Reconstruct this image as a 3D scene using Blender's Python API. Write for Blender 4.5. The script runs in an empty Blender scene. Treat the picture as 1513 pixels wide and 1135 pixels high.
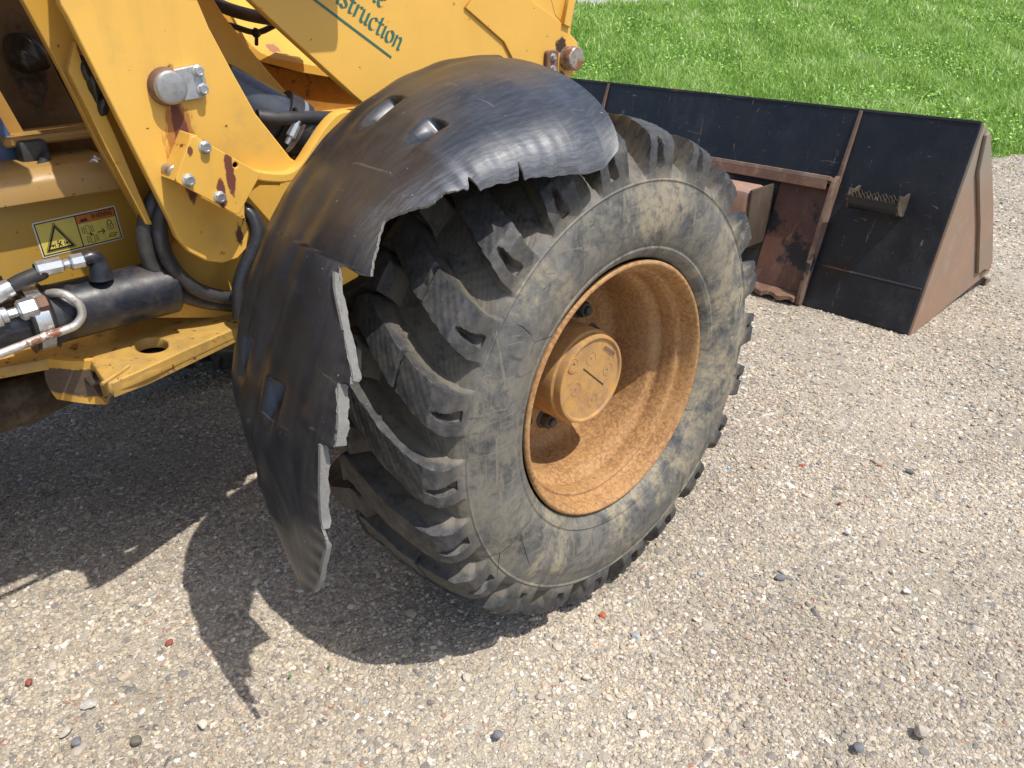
import bpy, bmesh, math, random
import numpy as np
from mathutils import Vector, Matrix
R_ = math.radians
rng = np.random.default_rng(7)
random.seed(7)
sc = bpy.context.scene
C = sc.collection

# ------------------------------------------------------------------ camera
CP = np.array([0.8177, -1.062, 1.1933]); YAW, PIT, ROL, FPX = -0.80836, 0.47145, -0.00414, 1176.15
def _rot():
    cy, sy, cp, sp = math.cos(YAW), math.sin(YAW), math.cos(PIT), math.sin(PIT)
    f = np.array([sy*cp, cy*cp, -sp]); r = np.array([cy, -sy, 0.]); u = np.cross(r, f)
    cr, sr = math.cos(ROL), math.sin(ROL)
    return np.array([cr*r+sr*u, -sr*r+cr*u, f])
CM = _rot()
def P3(px, py, ax, val):          # where a sight line meets the plane axis=val (used while measuring the place)
    d = np.array([(px-756.5)/FPX, -(py-567.5)/FPX, 1.]) @ CM
    return CP + (val-CP[ax])/d[ax]*d
def YZ(px, x): return [tuple(P3(a, b, 0, x)[1:]) for a, b in px]
cam = bpy.data.objects.new('camera', bpy.data.cameras.new('camera')); C.objects.link(cam)
cam.data.sensor_width = 36; cam.data.lens = FPX*36/1513; cam.data.clip_end = 2000; cam.data.clip_start = .02
m = Matrix(((CM[0][0], CM[1][0], -CM[2][0], CP[0]), (CM[0][1], CM[1][1], -CM[2][1], CP[1]), (CM[0][2], CM[1][2], -CM[2][2], CP[2]), (0, 0, 0, 1)))
cam.matrix_world = m; sc.camera = cam
# ------------------------------------------------------------------ light
SUN = Vector((.53, .10, 1.)).normalized()
EL = math.asin(SUN.z); AZ = math.atan2(SUN.x, SUN.y)
w = bpy.data.worlds.new('World'); sc.world = w; w.use_nodes = True
nt = w.node_tree; sky = nt.nodes.new('ShaderNodeTexSky'); sky.sky_type = 'NISHITA'; sky.sun_disc = False
sky.sun_elevation = EL; sky.sun_rotation = AZ; sky.dust_density = 2.0; sky.air_density = 1.0
bg = nt.nodes['Background']; bg.inputs[1].default_value = .15; nt.links.new(sky.outputs[0], bg.inputs[0])
sl = bpy.data.lights.new('sun', 'SUN'); sl.energy = 4.0; sl.angle = R_(.6); sl.color = (1., .955, .88)
so = bpy.data.objects.new('sun', sl); C.objects.link(so); so.rotation_euler = SUN.to_track_quat('Z', 'Y').to_euler()
sc.view_settings.view_transform = 'Standard'; sc.view_settings.look = 'None'; sc.view_settings.gamma = 1; sc.view_settings.exposure = 0.24
sc.render.engine = 'CYCLES'; sc.cycles.use_denoising = True; sc.cycles.max_bounces = 6; sc.cycles.use_adaptive_sampling = True

# ------------------------------------------------------------------ material helpers
class NT:
    def __init__(s, name):
        s.m = bpy.data.materials.new(name); s.m.use_nodes = True; s.t = s.m.node_tree; s.b = s.t.nodes['Principled BSDF']
        s.co = s.n('ShaderNodeTexCoord').outputs['Object']
    def n(s, ty, **k):
        o = s.t.nodes.new(ty)
        for a, v in k.items(): setattr(o, a, v)
        return o
    def set(s, sock, v):
        if isinstance(v, bpy.types.NodeSocket): s.t.links.new(v, sock)
        elif v is not None:
            if isinstance(v, tuple) and len(v) == 3 and sock.type == 'RGBA': v = v+(1,)
            sock.default_value = v
    def map(s, scale=(1, 1, 1), rot=(0, 0, 0), loc=(0, 0, 0), v=None):
        o = s.n('ShaderNodeMapping'); s.set(o.inputs[0], v or s.co); o.inputs['Scale'].default_value = scale; o.inputs['Rotation'].default_value = rot; o.inputs['Location'].default_value = loc
        return o.outputs[0]
    def noise(s, sc_, det=4, v=None, rough=.6, dist=0):
        o = s.n('ShaderNodeTexNoise'); s.set(o.inputs['Vector'], v or s.co); o.inputs['Scale'].default_value = sc_; o.inputs['Detail'].default_value = det
        o.inputs['Roughness'].default_value = rough; o.inputs['Distortion'].default_value = dist
        return o.outputs[0]
    def vor(s, sc_, v=None, feat='F1', out='Distance', rand=1):
        o = s.n('ShaderNodeTexVoronoi', feature=feat); s.set(o.inputs['Vector'], v or s.co); o.inputs['Scale'].default_value = sc_; o.inputs['Randomness'].default_value = rand
        return o.outputs[out]
    def ramp(s, f, lo, hi, a=0., b=1.):
        o = s.n('ShaderNodeMapRange', clamp=True); o.interpolation_type = 'SMOOTHSTEP'; s.set(o.inputs[0], f)
        for i, v in zip((1, 2, 3, 4), (lo, hi, a, b)): o.inputs[i].default_value = v
        return o.outputs[0]
    def math(s, op, a, b=None, c=None):
        o = s.n('ShaderNodeMath', operation=op)
        for i, v in enumerate((a, b, c)):
            if v is not None: s.set(o.inputs[i], v)
        return o.outputs[0]
    def mix(s, f, a, b, mode='MIX'):
        o = s.n('ShaderNodeMix', data_type='RGBA', blend_type=mode); s.set(o.inputs[0], f); s.set(o.inputs[6], a); s.set(o.inputs[7], b)
        return o.outputs[2]
    def cr(s, f, stops, const=False):
        o = s.n('ShaderNodeValToRGB'); s.set(o.inputs[0], f); e = o.color_ramp
        if const: e.interpolation = 'CONSTANT'
        while len(e.elements) < len(stops): e.elements.new(.5)
        for el, (p, c) in zip(e.elements, stops): el.position = p; el.color = tuple(c)+(1,)
        return o.outputs[0]
    def bump(s, h, st=.3, d=.002, nrm=None):
        o = s.n('ShaderNodeBump'); s.set(o.inputs['Height'], h); o.inputs['Strength'].default_value = st; o.inputs['Distance'].default_value = d
        if nrm: s.set(o.inputs['Normal'], nrm)
        return o.outputs[0]
    def ns(s, v, i):                # noise with offset
        return s.noise(v, 5, s.map(loc=(i*3.7, i*1.3, i*2.1)))
    def out(s, col=None, rough=None, metal=None, nrm=None, spec=None, coat=None):
        for k, v in (('Base Color', col), ('Roughness', rough), ('Metallic', metal), ('Normal', nrm), ('Specular IOR Level', spec), ('Coat Weight', coat)):
            if v is not None: s.set(s.b.inputs[k], v)
        return s.m
    def blob(s, y, z, ry, rz):      # soft 0..1 mask in the YZ plane around a place
        sp = s.n('ShaderNodeSeparateXYZ'); s.set(sp.inputs[0], s.co)
        a = s.math('DIVIDE', s.math('SUBTRACT', sp.outputs[1], y), ry); b = s.math('DIVIDE', s.math('SUBTRACT', sp.outputs[2], z), rz)
        return s.math('SUBTRACT', 1., s.math('SQRT', s.math('ADD', s.math('MULTIPLY', a, a), s.math('MULTIPLY', b, b))))

YEL = (.72, .42, .08); RUST = (.16, .045, .018)
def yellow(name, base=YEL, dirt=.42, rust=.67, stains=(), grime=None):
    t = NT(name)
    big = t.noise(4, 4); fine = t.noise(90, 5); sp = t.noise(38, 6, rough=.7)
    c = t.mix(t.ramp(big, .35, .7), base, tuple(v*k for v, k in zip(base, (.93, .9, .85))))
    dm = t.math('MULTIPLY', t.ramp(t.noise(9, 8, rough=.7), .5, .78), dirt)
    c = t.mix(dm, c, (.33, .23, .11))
    st = t.noise(6, 6, t.map((1, 1.2, .12)), rough=.7)
    c = t.mix(t.math('MULTIPLY', t.ramp(st, .55, .8), dirt*.9), c, (.28, .18, .07))
    rm = t.ramp(sp, rust, rust+.03)
    c = t.mix(rm, c, RUST)
    for (y, z, ry, rz, col, thr, stretch) in stains:
        k = t.math('ADD', t.blob(y, z, ry, rz), t.math('MULTIPLY', t.math('SUBTRACT', t.noise(28, 7, t.map((1, 1, stretch)), rough=.75), .5), 1.6))
        km = t.ramp(k, thr, thr+.16)
        c = t.mix(km, c, col); rm = t.math('MAXIMUM', rm, km)
    if grime:
        c = t.mix(t.math('MULTIPLY', t.ramp(t.noise(14, 8, rough=.75), .38, .62), grime), c, (.15, .10, .05))
    rg = t.math('ADD', t.ramp(fine, .3, .7, .36, .5), t.math('MULTIPLY', rm, .35))
    h = t.math('ADD', t.math('MULTIPLY', big, .6), t.math('MULTIPLY', rm, -.25))
    h = t.math('ADD', h, t.math('MULTIPLY', fine, .05))
    return t.out(c, rg, nrm=t.bump(h, .25, .004))
def metal(name, base=(.45, .45, .44), rough=.35, rustc=0.0, met=.85):
    t = NT(name); n1 = t.noise(60, 6, rough=.7)
    c = t.mix(t.ramp(n1, .35, .75), base, tuple(v*.6 for v in base))
    rm = t.ramp(t.noise(30, 7, rough=.75), .72-rustc*.5, .80-rustc*.45) if rustc else 0.0
    if rustc: c = t.mix(rm, c, (.20, .075, .035))
    mt = t.math('SUBTRACT', met, t.math('MULTIPLY', rm, met)) if rustc else met
    return t.out(c, t.ramp(n1, .3, .7, rough, rough+.2), mt, t.bump(n1, .25, .001))
def rubber(name, base=(.028, .028, .03), dust=.25, rough=.55):
    t = NT(name)
    k = t.math('MULTIPLY', t.ramp(t.noise(16, 8, rough=.75), .42, .75), dust)
    return t.out(t.mix(k, base, (.22, .18, .13)), t.ramp(t.noise(40), .3, .7, rough-.08, rough+.12), nrm=t.bump(t.noise(150, 6), .2, .001))
def black_steel(name):
    t = NT(name)
    n1 = t.noise(7, 8, rough=.7); c = t.mix(t.ramp(n1, .35, .75), (.004, .007, .013), (.012, .015, .021))
    c = t.mix(t.math('MULTIPLY', t.ramp(t.noise(3.5, 9, t.map((1, 1, .5)), rough=.8), .5, .72), .4), c, (.055, .058, .062))
    scr = t.noise(5, 5, t.map((9, 3, .7), rot=(.1, .35, 0)), dist=1.6, rough=.7)
    c = t.mix(t.math('MULTIPLY', t.ramp(scr, .645, .675), .55), c, (.25, .21, .16))
    scr2 = t.noise(3, 5, t.map((2, 8, 9), rot=(.2, .8, 0)), dist=2.5, rough=.7)
    c = t.mix(t.math('MULTIPLY', t.ramp(scr2, .65, .675), .45), c, (.22, .19, .15))
    c = t.mix(t.math('MULTIPLY', t.ramp(t.noise(160, 3), .70, .76), .5), c, (.32, .30, .26))
    c = t.mix(t.ramp(t.noise(16, 8, rough=.8), .70, .74), c, (.13, .05, .028))
    return t.out(c, t.ramp(n1, .3, .7, .36, .56), nrm=t.bump(t.noise(50, 6), .15, .002))
def rusty(name, a=(.22, .125, .08), b=(.125, .065, .043), c3=(.30, .21, .145), blk=0.0, rough=.75):
    t = NT(name)
    c = t.mix(t.ramp(t.noise(9, 8, rough=.7), .35, .65), a, b)
    c = t.mix(t.math('MULTIPLY', t.ramp(t.noise(22, 8, t.map((1, 1, .3)), rough=.75), .52, .7), .7), c, c3)
    if blk: c = t.mix(t.ramp(t.noise(5, 6, rough=.65), .62-blk*.2, .68-blk*.2), c, (.014, .016, .022))
    return t.out(c, rough, nrm=t.bump(t.noise(90, 8, rough=.7), .35, .0015))

# ------------------------------------------------------------------ mesh helpers
ROOT = {}
def link(o, parent=None):
    C.objects.link(o)
    if parent is not None:
        o.parent = parent
        if parent.type == 'EMPTY': o.location = o.location - parent.location
    return o
def tag(o, label=None, cat=None, group=None, kind=None):
    for k, v in (('label', label), ('category', cat), ('group', group), ('kind', kind)):
        if v: o[k] = v
    return o
def empty(name, loc, label, cat, group=None):
    e = bpy.data.objects.new(name, None); e.location = loc; e.empty_display_size = .1; C.objects.link(e); return tag(e, label, cat, group)
def smooth(me, ang=40):
    me.shade_smooth() if hasattr(me, 'shade_smooth') else None
    try: me.set_sharp_from_angle(angle=R_(ang))
    except Exception: pass
def obj(name, me, mats, parent=None, sm=None, label=None):
    if not isinstance(mats, (list, tuple)): mats = [mats]
    for m_ in mats: me.materials.append(m_)
    if sm: smooth(me, sm)
    o = bpy.data.objects.new(name, me); link(o, parent)
    if label: o['label'] = label
    return o
def bobj(name, bm, mats, parent=None, sm=None, label=None):
    me = bpy.data.meshes.new(name); bmesh.ops.recalc_face_normals(bm, faces=bm.faces); bm.to_mesh(me); bm.free(); return obj(name, me, mats, parent, sm, label)
def npmesh(name, v, f):
    me = bpy.data.meshes.new(name); v = np.asarray(v, np.float32); f = np.asarray(f, np.int32)
    me.vertices.add(len(v)); me.vertices.foreach_set('co', v.ravel()); n, k = f.shape
    me.loops.add(n*k); me.loops.foreach_set('vertex_index', f.ravel()); me.polygons.add(n)
    me.polygons.foreach_set('loop_start', np.arange(0, n*k, k, dtype=np.int32)); me.polygons.foreach_set('loop_total', np.full(n, k, np.int32))
    me.update(calc_edges=True); me.validate(); return me
MYZ = Matrix(((0, 0, 1, 0), (1, 0, 0, 0), (0, 1, 0, 0), (0, 0, 0, 1)))      # local x,y,z -> world y,z,x
def plate(name, outlines, M, th, mat, parent, bev=.002, label=None, sm=None):
    """flat plate: outlines (outer, holes...) in local XY, thickness th centred below local z=0 (top face at z=0)"""
    cu = bpy.data.curves.new('c', 'CURVE'); cu.dimensions = '2D'; cu.fill_mode = 'BOTH'; cu.extrude = max(th/2-bev, .0001); cu.bevel_depth = bev; cu.bevel_resolution = 1; cu.offset = -bev
    for o in outlines:
        s = cu.splines.new('POLY'); s.points.add(len(o)-1); s.use_cyclic_u = True
        for p, q in zip(s.points, o): p.co = (q[0], q[1], 0, 1)
    t = bpy.data.objects.new('t', cu); C.objects.link(t); bpy.context.view_layer.update()
    me = bpy.data.meshes.new_from_object(t.evaluated_get(bpy.context.evaluated_depsgraph_get())); bpy.data.objects.remove(t); bpy.data.curves.remove(cu)
    me.transform(M @ Matrix.Translation((0, 0, -th/2))); me.name = name
    me.materials.clear()
    return obj(name, me, mat, parent, sm, label)
def yzplate(name, outl, x, th, mat, parent, **k):        # near face at x, body towards -x
    return plate(name, outl, Matrix.Translation((x, 0, 0)) @ MYZ, th, mat, parent, **k)
def curvy(pts, n=6, closed=False):
    P = [np.array(p, float) for p in pts]; out = []
    N = len(P); rngi = range(N if closed else N-1)
    for i in rngi:
        p0 = P[(i-1) % N] if (closed or i > 0) else P[0]; p1 = P[i]; p2 = P[(i+1) % N]; p3 = P[(i+2) % N] if (closed or i+2 < N) else P[-1]
        for k in range(n):
            t = k/n; out.append(.5*((2*p1)+(-p0+p2)*t+(2*p0-5*p1+4*p2-p3)*t*t+(-p0+3*p1-3*p2+p3)*t**3))
    if not closed: out.append(P[-1])
    return out
def rounded(poly, r, n=5):
    out = []; N = len(poly)
    for i in range(N):
        a, b, c = (np.array(poly[j % N], float) for j in (i-1, i, i+1)); ri = r[i] if isinstance(r, (list, tuple)) else r
        if ri <= 0: out.append(tuple(b)); continue
        u = (a-b); v = (c-b); lu, lv = np.linalg.norm(u), np.linalg.norm(v); k = min(ri, lu*.45, lv*.45); p, q = b+u/lu*k, b+v/lv*k
        for j in range(n+1):
            t = j/n; out.append(tuple((1-t)**2*p+2*t*(1-t)*b+t*t*q))
    return out
def circle(c, r, n=28, s=1): return [(c[0]+r*math.cos(2*math.pi*i/n*s), c[1]+r*math.sin(2*math.pi*i/n*s)) for i in range(n)]
def tube(name, pts, r, mat, parent, seg=14, n=6, label=None, flat=None, cap=True):
    P = curvy(pts, n) if n else [np.array(p, float) for p in pts]; N = len(P); T = np.gradient(np.array(P), axis=0); T /= np.linalg.norm(T, axis=1)[:, None]+1e-12
    up = np.array([.13, .21, .97]); u = np.cross(T[0], up); u /= np.linalg.norm(u); V = []
    rr = r if hasattr(r, '__len__') else [r]*len(pts)
    R = np.interp(np.linspace(0, 1, N), np.linspace(0, 1, len(rr)), rr)
    for i in range(N):
        u = u-T[i]*(u@T[i]); u /= np.linalg.norm(u); v = np.cross(T[i], u)
        for k in range(seg):
            a = 2*math.pi*k/seg; V.append(P[i]+R[i]*(math.cos(a)*u+math.sin(a)*v*(flat or 1)))
    bm = bmesh.new(); vs = [bm.verts.new(v) for v in V]
    for i in range(N-1):
        for k in range(seg): bm.faces.new((vs[i*seg+k], vs[i*seg+(k+1) % seg], vs[(i+1)*seg+(k+1) % seg], vs[(i+1)*seg+k]))
    if cap: bm.faces.new(vs[:seg][::-1]); bm.faces.new(vs[-seg:])
    return bobj(name, bm, mat, parent, 50, label)
def lathe(name, prof, org, axis, mat, parent, seg=48, sm=35, label=None, close=True):
    """prof: (along axis, radius)"""
    a = Vector(axis).normalized(); q = a.to_track_quat('Z', 'Y').to_matrix(); bm = bmesh.new(); rings = []
    for h, r in prof:
        if r < 1e-6: rings.append([bm.verts.new(Vector(org)+a*h)])
        else: rings.append([bm.verts.new(Vector(org)+q @ Vector((r*math.cos(2*math.pi*k/seg), r*math.sin(2*math.pi*k/seg), h))) for k in range(seg)])
    for A, B in zip(rings, rings[1:]):
        for k in range(seg):
            k2 = (k+1) % seg
            if len(A) == 1 and len(B) == 1: continue
            if len(A) == 1: bm.faces.new((A[0], B[k2], B[k]))
            elif len(B) == 1: bm.faces.new((A[k], A[k2], B[0]))
            else: bm.faces.new((A[k], A[k2], B[k2], B[k]))
    return bobj(name, bm, mat, parent, sm, label)
def box(name, lo, hi, mat, parent, bev=.004, label=None, M=None, jit=0):
    bm = bmesh.new(); bmesh.ops.create_cube(bm, size=1)
    for v in bm.verts: v.co = Vector([(lo[i]+hi[i])/2+v.co[i]*(hi[i]-lo[i]) for i in range(3)])
    if bev: bmesh.ops.bevel(bm, geom=bm.edges[:], offset=bev, segments=2, affect='EDGES', profile=.5)
    if M: bm.transform(M)
    return bobj(name, bm, mat, parent, 40, label)
def hull(name, faces_pts, mat, parent, bev=.002, label=None, sm=30):
    """prism between two matching outlines of 3D points"""
    bm = bmesh.new(); A = [bm.verts.new(p) for p in faces_pts[0]]; B = [bm.verts.new(p) for p in faces_pts[1]]; n = len(A)
    bm.faces.new(A); bm.faces.new(B[::-1])
    for i in range(n): bm.faces.new((A[i], B[i], B[(i+1) % n], A[(i+1) % n]))
    if bev: bmesh.ops.bevel(bm, geom=bm.edges[:], offset=bev, segments=1, affect='EDGES')
    return bobj(name, bm, mat, parent, sm, label)
_bolt = {}
def bolt(loc, axis, r, h, mat, parent, name='bolt', flange=True, rot=None):
    key = (round(r, 4), round(h, 4), mat.name, flange)
    if key not in _bolt:
        bm = bmesh.new(); seg = 30; rings = []
        prof = []
        if flange: prof += [(0, r*1.32), (h*.16, r*1.30), (h*.24, r*1.02)]
        def ring(hh, rad, hexk):
            out = []
            for k in range(seg):
                a = 2*math.pi*k/seg; hr = r/ max(math.cos((a % (math.pi/3))-math.pi/6), 1e-3)*.93
                rr = (1-hexk)*rad+hexk*hr; out.append(bm.verts.new((rr*math.cos(a), rr*math.sin(a), hh)))
            return out
        rings = [ring(0, r*1.32, 0), ring(h*.14, r*1.30, 0), ring(h*.22, r*1.08, 0)] if flange else [ring(0, r, 1)]
        rings += [ring(h*.24, r, 1), ring(h*.86, r, 1), ring(h, r*.88, .1), ring(h, r*.6, 0), ring(h*.93, r*.55, 0)]
        for A, B in zip(rings, rings[1:]):
            for k in range(seg): bm.faces.new((A[k], A[(k+1) % seg], B[(k+1) % seg], B[k]))
        bm.faces.new(rings[-1]); me = bpy.data.meshes.new('bolt'); bmesh.ops.recalc_face_normals(bm, faces=bm.faces); bm.to_mesh(me); bm.free(); me.materials.append(mat); smooth(me, 30); _bolt[key] = me
    o = bpy.data.objects.new(name, _bolt[key]); o.location = loc; o.rotation_mode = 'QUATERNION'
    q = Vector(axis).to_track_quat('Z', 'Y'); o.rotation_quaternion = q @ Matrix.Rotation(rot if rot is not None else random.random()*3, 3, 'Z').to_quaternion()
    o.location = Vector(loc); link(o, parent)
    return o

# ================================================================== GROUND
LS = np.array([-.7193, .6947])            # the lawn rises in this direction
def lawn_z(s): return np.where(s < 4.75, 0, np.where(s < 14.2, .113*(s-4.75), 1.068+.012*(s-14.2)))
def gravel_mat(name, inst=False):
    t = NT(name)
    g_ = 1.12
    gp = t.n('ShaderNodeNewGeometry').outputs['Position']; bigv = t.math('MULTIPLY_ADD', t.ramp(t.noise(1.1, 5, gp, rough=.65), .35, .65), .24, .86)
    def tone(c): return t.mix(1., c, bigv, 'MULTIPLY')
    pal = [(0, (.42, .365, .285)), (.14, (.33, .275, .21)), (.27, (.52, .455, .36)), (.40, (.26, .235, .20)), (.52, (.39, .355, .31)), (.64, (.46, .385, .28)), (.74, (.19, .18, .175)), (.81, (.58, .535, .465)), (.875, (.12, .12, .13)), (.93, (.34, .235, .17)), (.955, (.72, .69, .64)), (.984, (.29, .125, .095)), (.991, (.30, .33, .35))]
    pal = [(a_, tuple(min(.85, v*g_) for v in c_)) for a_, c_ in pal]
    pal = [(a_, tuple(v*.86+.14*k_ for v, k_ in zip(c_, (.40, .37, .31)))) for a_, c_ in pal]
    pal = [(a_, (c_[0]*1.0, c_[1]*.985, c_[2]*.965)) for a_, c_ in pal]
    if inst:
        a = t.n('ShaderNodeAttribute', attribute_type='INSTANCER', attribute_name='rnd'); f = a.outputs['Fac']
        c = t.cr(f, pal, True)
        c = t.mix(t.math('MULTIPLY', t.ramp(t.noise(180, 4), .4, .7), .35), c, (.5, .42, .32))
        return t.out(tone(c), .85, nrm=t.bump(t.noise(350, 4), .3, .0006), spec=.25)
    wv = t.map(v=t.co)
    def layer(scale, i):
        v = t.map(loc=(i*1.7, i*.9, 0), scale=(1, 1, .2)); cell = t.vor(scale, v, out='Color'); sp = t.n('ShaderNodeSeparateColor'); t.set(sp.inputs[0], cell)
        d = t.vor(scale, v, feat='DISTANCE_TO_EDGE'); return t.cr(sp.outputs[0], pal, True), d, sp.outputs[1]
    c1, d1, r1 = layer(150, 1); c2, d2, r2 = layer(75, 2)
    k = t.math('MULTIPLY', t.math('GREATER_THAN', r2, .5), t.ramp(d2, .04, .10))
    fines = t.mix(t.noise(420, 3), (.33, .295, .23), (.46, .415, .33))
    c1 = t.mix(t.ramp(d1, .03, .16), t.mix(.35, fines, (.24, .20, .155)), t.mix(.25, c1, fines))
    c = t.mix(k, c1, c2)
    big = t.noise(1.3, 5); c = t.mix(t.ramp(big, .45, .68, 0., .4), c, fines)
    h = t.math('ADD', t.math('MULTIPLY', t.ramp(d1, 0, .3), .35), t.math('MULTIPLY', k, .8))
    return t.out(tone(c), .9, nrm=t.bump(h, .8, .004), spec=.2)
MG = gravel_mat('gravel_sheet')
def sheet(name, f, xs, ys, mat, kind='structure'):
    X, Y = np.meshgrid(xs, ys); V = f(X, Y); n, m_ = X.shape; i = np.arange(n*m_).reshape(n, m_)
    F = np.stack([i[:-1, :-1], i[:-1, 1:], i[1:, 1:], i[1:, :-1]], -1).reshape(-1, 4)
    return tag(obj(name, npmesh(name, V.reshape(-1, 3), F), mat, None, 60), kind=kind)
fine = np.concatenate([[-400, -150, -60, -25], np.linspace(-10, 10, 161), [25, 60, 150, 400]])
def gz(X, Y): return .010+.006*np.sin(X*1.9+1)*np.sin(Y*1.4)+.004*np.sin(X*5.1+Y*3.3)+.003*np.sin(X*9-Y*7)-.008
GZ0 = .010
def smooth0(X, Y):                       # keeps the gravel level under the tyre and the bucket
    return np.clip(np.hypot(X+.15, Y)/.5-.2, 0, 1)
gr = sheet('ground', lambda X, Y: np.stack([X, Y, np.where((abs(X) < 11) & (abs(Y) < 11), GZ0+(gz(X, Y)-GZ0)*smooth0(X, Y)-.001, -.03)], -1), fine, fine, MG)

# scattered stones, one countless mass of real pebbles
def stones():
    pts = []
    def zone(n, xlo, xhi, ylo, yhi, smin, smax, cond):
        x = rng.uniform(xlo, xhi, n); y = rng.uniform(ylo, yhi, n); s = smin*(smax/smin)**(rng.random(n)**2.6); k = cond(x, y)
        pts.append(np.stack([x, y, s], 1)[k])
    def vis(x, y, lo=-1e9, hi=1e9, pad=.12):
        q = np.stack([x-CP[0], y-CP[1], 0*x-CP[2]], 1) @ CM.T; u = q[:, 0]/q[:, 2]; v = q[:, 1]/q[:, 2]; d = q[:, 2]
        return (d > lo) & (d < hi) & (abs(u) < .643+pad) & (abs(v) < .483+pad)
    zone(620000, -2.2, 1.2, -1.6, 1.3, .0015, .0060, lambda x, y: vis(x, y, .5, 2.6))
    zone(3600, -2.2, 1.2, -1.6, 1.3, .006, .0115, lambda x, y: vis(x, y, .5, 2.6))
    zone(330000, -3.8, 2.4, -1.6, 4.0, .003, .0085, lambda x, y: vis(x, y, 2.3, 4.4) & (y < 4))
    zone(260000, -5.5, 3.0, 1.0, 7.5, .005, .012, lambda x, y: vis(x, y, 4.0, 7.5) & (LS[0]*x+LS[1]*y < 5.0))
    P = np.concatenate(pts); n = len(P)
    # clumpy cover: fines show through in patches
    cl = np.sin(P[:, 0]*6.1+2*np.sin(P[:, 1]*4.3))+np.sin(P[:, 1]*7.7+2*np.sin(P[:, 0]*3.9+1)); P = P[rng.random(n) < np.clip(.70+.22*cl, .15, 1)]; n = len(P)
    z = GZ0+(gz(P[:, 0], P[:, 1])-GZ0)*smooth0(P[:, 0], P[:, 1])-.001
    me = bpy.data.meshes.new('gravel'); me.vertices.add(n); me.vertices.foreach_set('co', np.stack([P[:, 0], P[:, 1], z+P[:, 2]*.08], 1).astype(np.float32).ravel())
    for nm, val in (('rnd', rng.random(n)), ('siz', P[:, 2])):
        a = me.attributes.new(nm, 'FLOAT', 'POINT'); a.data.foreach_set('value', val.astype(np.float32))
    a = me.attributes.new('rot', 'FLOAT_VECTOR', 'POINT'); a.data.foreach_set('vector', np.stack([rng.normal(0, .25, n), rng.normal(0, .25, n), rng.uniform(0, 6.28, n)], 1).astype(np.float32).ravel())
    sv = np.stack([rng.uniform(.75, 1.5, n), rng.uniform(.7, 1.1, n), rng.uniform(.35, .7, n)], 1)
    a = me.attributes.new('scl', 'FLOAT_VECTOR', 'POINT'); a.data.foreach_set('vector', (sv*P[:, 2:3]).astype(np.float32).ravel())
    o = bpy.data.objects.new('gravel', me); C.objects.link(o); tag(o, 'crushed tan and grey gravel covering the yard', 'gravel', kind='stuff')
    g = bpy.data.node_groups.new('gravel_nodes', 'GeometryNodeTree')
    g.interface.new_socket('Geometry', in_out='INPUT', socket_type='NodeSocketGeometry'); g.interface.new_socket('Geometry', in_out='OUTPUT', socket_type='NodeSocketGeometry')
    N = g.nodes; L = g.links.new; gi = N.new('NodeGroupInput'); go = N.new('NodeGroupOutput'); ms = gravel_mat('gravel_stone', True)
    joins = []
    for v in range(7):
        ico = N.new('GeometryNodeMeshIcoSphere'); ico.inputs['Subdivisions'].default_value = 2; ico.inputs['Radius'].default_value = 1
        pos = N.new('GeometryNodeInputPosition'); add = N.new('ShaderNodeVectorMath'); add.operation = 'ADD'; add.inputs[1].default_value = (v*5.3, v*2.7, v*1.9); L(pos.outputs[0], add.inputs[0])
        no = N.new('ShaderNodeTexVoronoi'); no.inputs['Scale'].default_value = .9; L(add.outputs[0], no.inputs['Vector'])
        mr = N.new('ShaderNodeMapRange'); mr.inputs[1].default_value = .15; mr.inputs[2].default_value = .9; mr.inputs[3].default_value = .68; mr.inputs[4].default_value = 1.18; L(no.outputs['Distance'], mr.inputs[0])
        sca = N.new('ShaderNodeVectorMath'); sca.operation = 'SCALE'; L(pos.outputs[0], sca.inputs[0]); L(mr.outputs[0], sca.inputs['Scale'])
        sp = N.new('GeometryNodeSetPosition'); L(ico.outputs[0], sp.inputs[0]); L(sca.outputs[0], sp.inputs['Position'])
        sm = N.new('GeometryNodeSetMaterial'); sm.inputs['Material'].default_value = ms; L(sp.outputs[0], sm.inputs[0])
        gti = N.new('GeometryNodeGeometryToInstance'); L(sm.outputs[0], gti.inputs[0]); joins.append(gti)
    jn = N.new('GeometryNodeJoinGeometry')
    for j in joins[::-1]: L(j.outputs[0], jn.inputs[0])
    iop = N.new('GeometryNodeInstanceOnPoints'); L(gi.outputs[0], iop.inputs['Points']); L(jn.outputs[0], iop.inputs['Instance']); iop.inputs['Pick Instance'].default_value = True
    def attr(nm, ty):
        a = N.new('GeometryNodeInputNamedAttribute'); a.data_type = ty; a.inputs[0].default_value = nm; return a.outputs[0]
    e2r = N.new('FunctionNodeEulerToRotation'); L(attr('rot', 'FLOAT_VECTOR'), e2r.inputs[0]); L(e2r.outputs[0], iop.inputs['Rotation']); L(attr('scl', 'FLOAT_VECTOR'), iop.inputs['Scale'])
    L(iop.outputs[0], go.inputs[0]); md = o.modifiers.new('gravel', 'NODES'); md.node_group = g
    me.materials.append(ms)
stones()

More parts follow.
